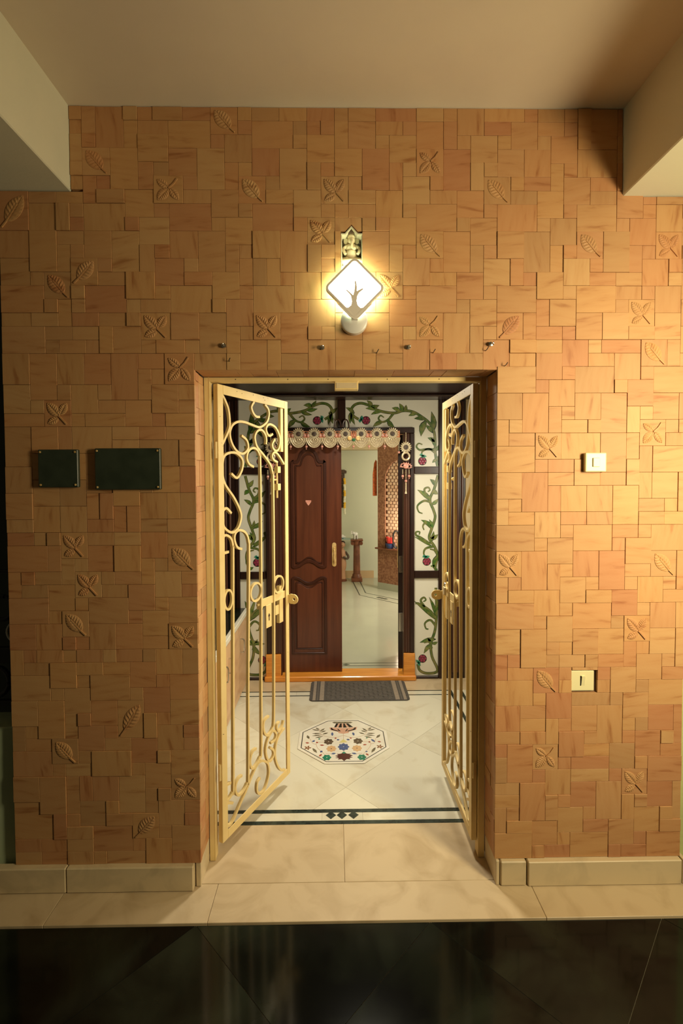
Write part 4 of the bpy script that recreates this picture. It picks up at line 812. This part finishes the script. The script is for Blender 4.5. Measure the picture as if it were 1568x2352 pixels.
GPATHS = [[[8,2026],[49,2006],[73,1966],[81,1912],[75,1879],[49,1838],[7,1809]],[[261,2027],[240,1999],[251,1974],[274,1958],[304,1959]],[[348,2025],[377,2004],[381,1975],[363,1941],[322,1916],[293,1909],[242,1915],[186,1922],[139,1919],[101,1901],[82,1869],[86,1836],[106,1804],[137,1782],[173,1777],[202,1793],[212,1814],[199,1841],[163,1859]],[[355,1830],[358,1855],[346,1881],[317,1898],[285,1890],[265,1865],[268,1837],[284,1811],[319,1787],[361,1756],[394,1725],[409,1687],[415,1644],[416,1133],[408,591],[402,419],[386,386],[355,373],[331,385],[313,418],[314,454],[332,466],[359,466]],[[414,1886],[384,1874],[363,1887],[357,1909],[372,1927],[398,1932],[442,1919],[473,1883],[479,1850],[467,1816],[444,1802],[418,1811],[409,1833],[432,1862]],[[455,1744],[417,1758],[408,1780],[426,1794],[449,1790],[480,1768],[515,1736]],[[252,1717],[220,1729],[202,1751],[206,1779],[225,1799],[256,1807],[283,1797],[299,1774],[306,1730],[306,1155],[298,636],[293,330],[277,297],[248,278],[220,277],[203,307],[208,342],[227,359],[252,357]],[[88,1685],[128,1666],[163,1703],[168,1747],[130,1775],[86,1778],[43,1762],[25,1724],[24,1678],[47,1636],[104,1578],[141,1527],[154,1487],[132,1440],[87,1423],[37,1450],[17,1484],[21,1521],[53,1533],[85,1509]],[[64,1340],[28,1341],[13,1368],[19,1405],[47,1416],[79,1398],[93,1362],[95,1295],[86,723],[79,283],[70,250],[41,236],[18,238],[6,264],[12,292],[33,308],[61,302]],[[157,1339],[123,1353],[105,1390],[113,1418],[143,1428],[186,1410],[208,1367],[210,1276],[195,678],[188,261],[176,228],[144,210],[114,213],[94,241],[95,273],[115,291],[141,289]],[[74,202],[41,223],[17,222],[5,196],[12,160],[30,129],[58,116],[87,132],[123,164],[170,201],[214,243],[253,272],[282,277],[317,259],[346,230],[355,182],[339,141],[309,113],[274,120],[254,149],[258,186],[281,195]],[[493,381],[479,359],[449,344],[430,368],[433,389],[453,392]],[[372,321],[410,319],[423,342],[398,373],[367,367],[339,341],[329,304],[341,258],[365,232],[396,242],[396,271],[366,302]],[[499,336],[455,326],[422,295],[412,259],[415,214],[440,159],[472,124],[502,110]]]
W_, ZT, ZBm = .549, 2.066, .068
def make_gate(sg, label, loc, rz):
    g = tag(empty('iron_gate', loc, rz), label, 'gate', 'two leaves of the steel gate')
    def gb_(x0, x1, y0, y1, z0, z1): return B(min(sg*x0, sg*x1), max(sg*x0, sg*x1), y0, y1, z0, z1)
    gb_(0, .036, 0, .024, ZBm, ZT).build('hinge_stile', GATE, g, bevel=.0015)
    gb_(W_-.030, W_, 0, .004, ZBm, ZT).box(min(sg*(W_-.004), sg*W_), max(sg*(W_-.004), sg*W_), .004, .026, ZBm, ZT).build('meeting_stile', GATE, g, bevel=.001)
    gb_(.036, W_-.030, 0, .004, ZT-.040, ZT).box(min(sg*.036, sg*(W_-.004)), max(sg*.036, sg*(W_-.004)), .004, .024, ZT-.004, ZT).build('top_rail', GATE, g, bevel=.001)
    gb_(.036, W_-.030, 0, .004, ZBm, ZBm+.038).box(min(sg*.036, sg*(W_-.004)), max(sg*.036, sg*(W_-.004)), .004, .024, ZBm, ZBm+.004).build('bottom_rail', GATE, g, bevel=.001)
    gb_(W_-.062, W_-.038, .004, .020, 1.80, ZT-.040).build('stop_strip', GATE, g, bevel=.001)
    for k, P in enumerate(GPATHS):
        pts = [(sg*min(max(p[0]/1000., .030), W_-.026), 0, min(max(p[1]/1000., ZBm+.030), ZT-.032)) for p in P]
        pth = cat_rom(pts, 7)
        nm = 'bar' if any(abs(a[1]-b[1]) > 300 for a, b in zip(P, P[1:])) else 'scroll'
        MB().sweep(pth, (0, 1, 0), .0105, .013, .001).build(nm, GATE, g)
    for s, z, r in ((.059, 1.128, .0265), (.262, 1.117, .042), (.458, 1.113, .042)):
        ry = .043; rx = r*1.0
        MB().sweep([(sg*(s+rx*math.cos(a*PI/16)), 0, z+ry*math.sin(a*PI/16)) for a in range(32)], (0, 1, 0), .0095, .012, .001, closed=True).build('ring', GATE, g)
    # lock: cross bar, lock plate with keyhole, channel on the stile, padlock tab
    gb_(.310, W_-.028, .006, .012, 1.030, 1.068).build('lock_bar', GATE, g, bevel=.001)
    gb_(.300, .330, .012, .030, 1.020, 1.072).build('lock_case', GATE, g, bevel=.001)
    lp = gb_(.345, .392, .004, .008, .915, 1.030).build('lock_plate', GATE, g, bevel=.001)
    gb_(.366, .371, .0025, .004, .950, .985).build('keyhole', RUST, lp)
    MB().lathe([(.0065, .0025), (.0065, .004)], (sg*.3685, 0, .975), 10, 'y').build('keyhole', RUST, lp)
    MB().tube([(sg*.285, .016, 1.045), (sg*.335, .016, 1.045)], .006).build('bolt_knob', GATE, g, smooth=True)
    gb_(.470, .505, .008, .030, .905, 1.100).build('lock_channel', GATE, g, bevel=.002)
    gb_(.440, .472, .012, .016, .955, 1.005).build('lock_tongue', GATE, g, bevel=.001)
    n = 28; O_ = []; I_ = []
    for a in range(n):
        an = 2*PI*a/n; q = max(abs(math.cos(an)), abs(math.sin(an)))
        if math.cos(an) > .3: ro = .026/q
        else: ro = .026
        O_.append((sg*(W_-.010), -.034+ro*math.cos(an), 1.020+ro*math.sin(an))); I_.append((sg*(W_-.010), -.036+.0075*math.cos(an), 1.020+.0075*math.sin(an)))
    MB().ringprism(O_, I_, (sg*.006, 0, 0)).box(min(sg*(W_-.010), sg*(W_-.004)), max(sg*(W_-.010), sg*(W_-.004)), -.010, .001, .998, 1.042).build('padlock_tab', GATE, g)
    # upper tower bolt on the back of the meeting stile
    MB().tube([(sg*.478, .024, 1.56), (sg*.478, .024, 1.74)], .006).build('tower_bolt', GATE, g, smooth=True)
    for z0 in (1.60, 1.69): gb_(.466, .494, .010, .032, z0, z0+.034).build('bolt_guide', GATE, g, bevel=.001)
    MB().tube([(sg*.478, .024, 1.655), (sg*.440, .030, 1.655)], .005).ell((sg*.436, .030, 1.655), .009, 8, 6).build('bolt_handle', GATE, g, smooth=True)
    rr = random.Random(5)
    for k in range(16):
        e = rr.choice((0, 1, 2)); s = rr.uniform(.008, .030) if e == 0 else rr.uniform(W_-.026, W_-.006) if e == 1 else rr.uniform(.05, .5)
        z = rr.uniform(.15, 2.0) if e < 2 else ZT-rr.uniform(.006, .034); q = rr.uniform(.0011, .0019)
        MB().lathe([(q, 0), (q, -.0007)], (sg*s, 0, z), 6, 'y').build('rust_spot', RUST, g)
    for z in (.35, 1.75):
        MB().tube([(sg*-.0045, .009, z), (sg*-.0045, .009, z+.07)], .006).build('hinge', GATE, g, smooth=True)
    return g
g1 = make_gate(1, 'left leaf of the cream scrolled steel gate, swung inwards', (-.499, .140, 0), math.radians(63.3))
g2 = make_gate(-1, 'right leaf of the cream scrolled steel gate, swung fully open', (.588, .140, 0), math.radians(-89.3))
pl = tag(empty('padlock', (.572, .585, 1.085)), 'small pale padlock hanging on the right gate leaf', 'padlock')
B(-.006, .006, -.016, .016, -.040, 0).build('case', SKIRT, pl, bevel=.002)
MB().tube([(0, .011*math.cos(a*PI/8), .004+.018*math.sin(a*PI/8)) for a in range(9)], .003).build('shackle', STEEL, pl, smooth=True)

# ------------------------------------------------------------------ things on the tiled wall
lc = (.076, 2.389)
lamp = tag(empty('wall_lamp', (lc[0], 0, lc[1])), 'lit diamond shaped wall lamp with a tree silhouette above the gate', 'lamp')
def rsq(half, r, n=6):
    return [((x-y)/math.sqrt(2), (x+y)/math.sqrt(2)) for x, y in rrect(half, half, r, n)]
h0 = .0835
MB().ringprism([(x, -.040, z) for x, z in rsq(h0, .020)], [(x, -.040, z) for x, z in rsq(h0-.0085, .014)], (0, -.018, 0)).build('frame', LAMPTAN, lamp, bevel=.001)
MB().prism([(x, -.050, z) for x, z in rsq(h0-.0086, .014)], (0, -.004, 0)).build('diffuser', DIFFUSER, lamp)
MB().prism([(x, -.041, z) for x, z in rsq(h0-.0086, .014)], (0, -.008, 0)).build('back_cover', WHITEPL, lamp)
MB().ringprism([(x, -.0405, z) for x, z in rsq(h0-.010, .015)], [(x, -.0405, z) for x, z in rsq(h0-.022, .012)], (0, .002, 0)).build('led_strip', BACKGLOW, lamp)
tree = [(575, 975), (650, 1020), (690, 1022), (718, 1000), (726, 960), (715, 905), (666, 850), (678, 850), (722, 888), (738, 903), (750, 860), (756, 800), (752, 760), (766, 770), (775, 820), (774, 864), (800, 850), (838, 832), (832, 850), (795, 880), (777, 915), (772, 960), (782, 1000), (808, 1025), (850, 1022), (930, 975), (800, 1112), (755, 1138), (705, 1110)]
MB().prism([((x-753.6)*.000392, -.0545, (832-z)*.000392) for x, z in tree], (0, -.003, 0)).build('tree_silhouette', LAMPTAN, lamp)
MB().lathe([(.052, .0), (.052, -.026), (.046, -.031)], (-.001, -.002, -.112), 32, 'y').build('wall_mount', WHITEPL, lamp, smooth=True)
B(-.012, .012, -.045, -.028, -.115, -.05).build('arm', WHITEPL, lamp)

fg = tag(empty('deity_figurine', (.067, .034, NZ0+.027)), 'small ivory seated elephant headed figurine in the wall niche', 'figurine')
MB().prism([(x, y*.7, 0) for x, y in rrect(.036, .036, .006)], (0, 0, .014)).build('pedestal', WHITEPL, fg, bevel=.002)
b = MB(); b.ell((0, 0, .058), (.024, .018, .024), 16, 12); b.ell((0, .001, .085), (.023, .015, .018), 16, 10)
for s in (-1, 1):
    b.tube(cat_rom([(s*.014, -.004, .036), (s*.034, -.012, .028), (s*.028, -.022, .022), (-s*.010, -.024, .022)], 6), .0115, 10)
    b.tube(cat_rom([(s*.018, 0, .092), (s*.031, -.004, .080), (s*.030, -.014, .066), (s*.024, -.018, .052)], 4), .0060, 8)
b.build('body', IVORY, fg, smooth=True)
b = MB(); b.ell((0, -.004, .112), (.0155, .014, .016), 14, 10)
for s in (-1, 1): b.ell((s*.021, .002, .112), (.010, .003, .014), 10, 8)
b.tube(cat_rom([(0, -.016, .112), (.001, -.021, .098), (.002, -.020, .082), (.010, -.019, .072), (.013, -.020, .078)], 4), .0048, 8)
b.build('head', IVORY, fg, smooth=True)
MB().lathe([(.015, .120), (.016, .126), (.012, .136), (.006, .146), (.001, .154)], (0, -.002, 0), 14).build('crown', IVORY, fg, smooth=True)

def hook(x, z, label):
    t = tag(empty('wall_hook', (x, -.008, z)), label, 'hook', 'hooks above the gate')
    MB().lathe([(.009, .006), (.009, -.002), (.004, -.003)], (0, 0, 0), 14, 'y').build('disc', STEEL, t)
    MB().tube(cat_rom([(0, -.002, 0), (0, -.016, 0), (.003, -.020, -.008), (.003, -.024, .002)], 4), .0022, 6).build('pin', STEEL, t, smooth=True)
hook(-.436, 2.185, 'leftmost small steel hook on the tiles above the gate'); hook(-.050, 2.177, 'small steel hook below and left of the wall lamp')
hook(.289, 2.178, 'small steel hook right of the wall lamp mount'); hook(.614, 2.190, 'rightmost small steel hook above the gate corner')
for x, z, lab in ((.165, 2.158, 'bent nail below the wall lamp on the right'), (.387, 2.158, 'bent nail between the two right hooks'), (.596, 2.166, 'bent nail just under the rightmost hook'), (.672, 2.106, 'bent nail at the right top corner of the doorway'), (-.415, 2.125, 'bent nail at the left top corner of the doorway')):
    tag(MB().tube([(x, .006, z), (x, -.014, z), (x+.006, -.018, z+.010)], .0016, 6).build('bent_nail', BLACK), lab, 'nail', 'nails around the doorway')

def plaque(x0, x1, z0, z1, label):
    t = tag(empty('name_plate', ((x0+x1)/2, -.009, (z0+z1)/2)), label, 'name plate', 'plain plates on the left wall'); w, h = (x1-x0)/2, (z1-z0)/2
    B(-w, w, -.014, .004, -h, h).build('plate', PLATE, t, bevel=.003)
    for sx in (-1, 1):
        for sz in (-1, 1): MB().lathe([(.004, -.014), (.004, -.017), (.002, -.018)], (sx*(w-.010), 0, sz*(h-.010)), 10, 'y').build('screw', BRASS, t)
plaque(-1.160, -1.005, 1.632, 1.780, 'smaller dark green plate on the tiled wall left of the gate')
plaque(-.940, -.685, 1.622, 1.784, 'wider dark green plate nearest the gate on the left wall')
db = tag(empty('doorbell', (1.030, -.010, 1.722)), 'cream doorbell push on the tiled wall right of the gate', 'doorbell')
B(-.042, .042, -.012, .006, -.038, .038).build('plate', SWITCHM, db, bevel=.005, segs=2)
B(-.014, .014, -.017, -.012, -.018, .018).build('push', SWITCHM, db, bevel=.002)
sw = tag(empty('light_switch', (1.000, .010, .8365)), 'ivory switch plate recessed low in the right wall', 'switch')
B(-.051, .046, -.008, .006, -.042, .042).build('plate', SWITCHM, sw, bevel=.004, segs=2)
MB().prism([(-.006, -.008, -.020), (-.006, -.014, .020), (-.006, -.008, .020)], (.014, 0, 0)).build('rocker', SWITCHM, sw)
B(-.010, -.007, -.0095, -.008, -.020, .020).build('slot', BLACK, sw)

# ------------------------------------------------------------------ the room behind the inner door
struct(B(-1.6, 2.7, 5.83, 5.93, 0, 2.6).build('wall_back', ROOMWALL), 'sea green back wall of the inner room')
struct(B(-1.6, -1.5, 2.03, 5.83, 0, 2.6).build('wall_room_left', ROOMWALL), 'sea green left wall of the inner room')
struct(B(2.6, 2.7, 2.03, 5.83, 0, 2.6).build('wall_room_right', ROOMWALL), 'sea green right wall of the inner room')
struct(B(-1.6, 2.7, 2.03, 5.93, 2.6, 2.7).build('ceiling_room', PLASTER), 'ceiling of the inner room')
struct(B(-1.6, -.95, 1.96, 2.028, 0, 2.7).box(1.06, 2.7, 1.96, 2.028, 0, 2.7).box(-.95, 1.06, 1.96, 2.028, 2.36, 2.7).build('wall_beside_partition', BEIGEW), 'wall either side of the partition')
struct(B(-1.5, 2.6, 5.55, 5.83, 2.095, 2.6).build('trim_4', BEIGEW), 'beige beam along the back wall of the inner room')
struct(B(-1.5, .62, 5.81, 5.83, 0, .12).build('baseboard_back', mat('tan_skirting', (.52, .36, .19), .4)), 'tan skirting of the inner room')
rf = struct(B(-1.6, 2.7, 2.078, 5.93, -.06, 0).build('floor_room', GREYROOM), 'polished pale floor of the inner room')
LINE = mat('thin_dark_inlay', (.06, .07, .05), .3)
for y in (2.225, 2.285): B(-1.0, 2.0, y-.0045, y+.0045, -.004, .0008).build('border_strip', LINE, rf)
for cx in (.085,): MB().prism([(cx-.035, 2.255, .001), (cx, 2.235, .001), (cx+.035, 2.255, .001), (cx, 2.275, .001)], (0, 0, -.004)).build('inlay_diamond', LINE, rf)
for P in ([(.25, 5.75), (.33, 4.70), (.95, 4.10)], [(.37, 5.75), (.42, 4.82), (1.0, 4.28)]): MB().sweep([(a, b, 0) for a, b in P], (0, 0, 1), .016, .0008).build('border_strip', LINE, rf)
for t in (.35, .42, .49):
    cx, cy = .375+t*.6, 4.76-t*.57; MB().prism([(cx-.035, cy+.02, .001), (cx-.01, cy-.03, .001), (cx+.035, cy-.02, .001), (cx+.01, cy+.03, .001)], (0, 0, -.004)).build('inlay_diamond', LINE, rf)

# brick pier with an arched screen, set at an angle
ba = math.radians(-40.3)
bw = struct(empty('wall_brick', (.62, 5.07, 0), ba), 'brown brick pier with an arched screen')
P = [(0, .60), (.13, .60), (.13, 1.62)]+[(.43-.30*math.cos(a*PI/14), 1.62+.30*math.sin(a*PI/14)) for a in range(1, 14)]+[(.73, 1.62), (.73, .60), (1.2, .60), (1.2, 2.59), (0, 2.59)]
MB().prism([(x, 0, z) for x, z in P], (0, .16, 0)).build('arch_wall', BRICKM, bw)
B(0, 1.2, 0, .16, .10, .60).build('dwarf_wall', BRICKM, bw); B(0, 1.2, -.006, .16, 0, .10).build('skirting', GREYROOM, bw)
B(-.02, 1.2, -.05, .16, .60, .622).build('ledge', WOODOB, bw, bevel=.003)
jb = MB(); ch = .046; bl_ = .062; row = 0; z = .622
while z < 1.93:
    x = .13 - (bl_/2 if row % 2 else 0)
    while x < .73:
        a, b_ = max(x, .131), min(x+bl_-.020, .729)
        if b_-a > .012: jb.box(a, b_, .02, .05, z, z+ch-.006)
        x += bl_
    z += ch; row += 1
tag(jb.build('jaali_screen', JAALI, bw), kind='stuff')
B(.10, .76, .100, .106, .624, 1.98).build('screen_back', JAALI, bw)
pq = tag(empty('wall_plaque', (.595, 5.16, 1.65)), 'tall orange carved plaque hung beside the brick pier', 'plaque')
MB().prism([(-.042, 0, -.27), (.020, 0, -.27), (.020, 0, .24), (.004, 0, .27), (-.020, 0, .22), (-.042, 0, .05)], (0, -.03, 0)).build('panel', ORANGEPQ, pq, bevel=.004)
for k in range(6): MB().ell((-.006, -.032, -.22+k*.075), (.016, .008, .020), 8, 6).build('carved_boss', ORANGEPQ, pq)

pc = tag(empty('pedestal_column', (.330, 5.60, 0)), 'brown fluted pedestal column against the sea green wall', 'pedestal')
B(-.085, .085, -.085, .085, .0005, .055).build('plinth', WOODOB, pc, bevel=.004)
MB().lathe([(.078, .055), (.080, .07), (.070, .085), (.072, .10), (.062, .115)], (0, 0, 0), 24).build('base', WOODOB, pc, smooth=True)
V = []; F = []; n = 48
for i, zz in enumerate((.113, .575)):
    for k in range(n):
        r = (.058 if i == 0 else .052)*(1-.09*(.5+.5*math.cos(k*2*PI/n*14))); V.append((r*math.cos(k*2*PI/n), r*math.sin(k*2*PI/n), zz))
MB().add(V, [(k, (k+1) % n, n+(k+1) % n, n+k) for k in range(n)]+[tuple(reversed(range(n))), tuple(range(n, 2*n))]).build('fluted_shaft', WOODOB, pc)
cp = MB().lathe([(.056, .575), (.066, .59), (.070, .605), (.070, .65)], (0, 0, 0), 24)
for s in (-1, 1): cp.lathe([(.030, -.07), (.030, .07)], (s*.066, 0, .612), 16, 'y')
cp.build('capital', WOODOB, pc, smooth=True); B(-.098, .098, -.085, .085, .648, .672).build('abacus', WOODOB, pc, bevel=.003)
def elephant(x, y, z, s, label):
    t = tag(empty('elephant_figurine', (x, y, z), .5), label, 'figurine'); e = MB()
    e.ell((0, 0, .080*s), (.042*s, .030*s, .034*s), 12, 8)
    for dx in (-.024, .024):
        for dy in (-.014, .014): e.tube([(dx*s, dy*s, .001), (dx*s, dy*s, .07*s)], .011*s, 8)
    e.ell((-.046*s, 0, .098*s), (.022*s, .020*s, .024*s), 10, 8)
    e.tube(cat_rom([(-.062*s, 0, .095*s), (-.076*s, 0, .090*s), (-.078*s, 0, .115*s), (-.066*s, 0, .135*s)], 4), .007*s, 8)
    for sy in (-1, 1): e.ell((-.038*s, sy*.022*s, .100*s), (.014*s, .003*s, .018*s), 8, 6)
    e.build('body', WHITEPL, t, smooth=True)
elephant(.312, 5.60, .672, 1.0, 'white elephant figurine with raised trunk on the pedestal column')
gs = tag(B(-.42, .235, 5.52, 5.68, .676, .684).build('glass_shelf', mat('shelf_glass', (.20, .34, .33), .1, spec=.6)), 'thin glass shelf held beside the pedestal column', 'shelf')
wf = MB().lathe([(.012, .685), (.045, .700), (.055, .715), (.035, .722), (.012, .735), (.020, .745)], (.105, 5.60, 0), 18)
tag(wf.build('white_dish', WHITEPL, smooth=True), 'white dish on the glass shelf by the door edge', 'dish')
stt = tag(empty('wooden_statue', (.105, 5.60, 0)), 'carved wooden statue with folded hands below the glass shelf', 'statue')
MB().lathe([(.065, .001), (.065, .03), (.05, .04)], (0, 0, 0), 16).build('base', WOODOB, stt)
MB().lathe([(.050, .04), (.046, .12), (.040, .16), (.058, .22), (.062, .28), (.048, .38), (.052, .44), (.040, .49), (.018, .51), (.018, .53)], (0, 0, 0), 18).build('robe', PALEOB, stt, smooth=True)
hd = MB().ell((0, -.008, .585), (.040, .042, .052), 14, 10); hd.ell((0, -.05, .578), (.007, .010, .012), 8, 6)
for s in (-1, 1): hd.ell((s*.040, -.005, .58), (.006, .012, .016), 8, 6)
hd.build('head', PALEOB, stt, smooth=True); MB().ell((0, .006, .612), (.043, .043, .034), 14, 8).build('hair', DARKOB, stt, smooth=True)
am = MB()
for s in (-1, 1): am.tube(cat_rom([(s*.045, 0, .47), (s*.090, -.02, .40), (s*.075, -.05, .365), (s*.012, -.075, .40)], 4), [.019]*6+[.015]*7, 8)
am.build('sleeves', DARKOB, stt, smooth=True); MB().ell((-.004, -.080, .425), (.008, .009, .032), 8, 8).ell((.006, -.080, .425), (.008, .009, .032), 8, 8).build('folded_hands', PALEOB, stt, smooth=True)
ca = tag(empty('carved_wall_panel', (-.02, 5.80, 1.45)), 'dark carved wooden panel on the sea green wall', 'wall panel')
B(-.22, .165, 0, .025, -.29, .27).build('board', DARKOB, ca, bevel=.004)
MB().prism([(-.25, -.01, .27), (.195, -.01, .27), (.20, -.01, .31), (.165, -.01, .33), (-.22, -.01, .33), (-.25, -.01, .31)], (0, .035, 0)).build('cornice', DARKOB, ca, bevel=.004)
for k in range(7): MB().ell((.13, -.005, -.24+k*.075), (.022, .012, .026), 8, 6).ell((.06, -.005, -.22+k*.075), (.026, .012, .026), 8, 6).build('carved_boss', DARKOB, ca)
ga = tag(empty('flower_garland', (.145, 5.775, 1.45)), 'yellow and white flower garland hanging from the carved panel', 'garland')
for k in range(24):
    zz = .18-k*.0245
    inst('blossom', MB().ell((0, 0, 0), (.020, .014, .017), 8, 6).mesh('blossom', YELLOWF if (k//4) % 2 == 0 else WHITEF), ga, (RND.uniform(-.004, .004), -.012, zz))
def onb(x, y, z): v = Matrix.Rotation(ba, 3, 'Z') @ Vector((x, y, 0)); return (.62+v.x, 5.07+v.y, z)
bo = tag(empty('blue_bowl', onb(.225, -.005, .623)), 'dark blue glazed bowl on the brick ledge', 'bowl')
MB().lathe([(.040, 0), (.058, .022), (.066, .046), (.073, .066), (.073, .074), (.060, .070)], (0, 0, 0), 20).build('bowl_body', BLUEPL, bo, smooth=True)
tag(MB().lathe([(.038, .699), (.046, .735), (.052, .775), (.056, .790), (.048, .788), (.040, .72)], onb(.215, -.005, 0), 20).build('flower_pot', REDPL, smooth=True), 'red plastic flower pot standing in the blue bowl', 'pot')
lp_ = onb(.335, -.02, .765)
tag(MB().tube([(lp_[0]+.045*math.cos(a*PI/14), lp_[1], lp_[2]+.125*math.sin(a*PI/14)) for a in range(28)], .011, 8, True).build('metal_loop', BLACK, smooth=True), 'tall black oval loop ornament at the right of the brick ledge', 'ornament')
pn = bpy.data.lights.new('arch_fill', 'POINT'); pn.energy = 7; pn.color = (1, .82, .6); pn.shadow_soft_size = .08  # added fill light that brightens the arched screen, not a fitting of the room
po = bpy.data.objects.new('arch_fill', pn); COL.objects.link(po); po.location = onb(.55, -.16, .95)
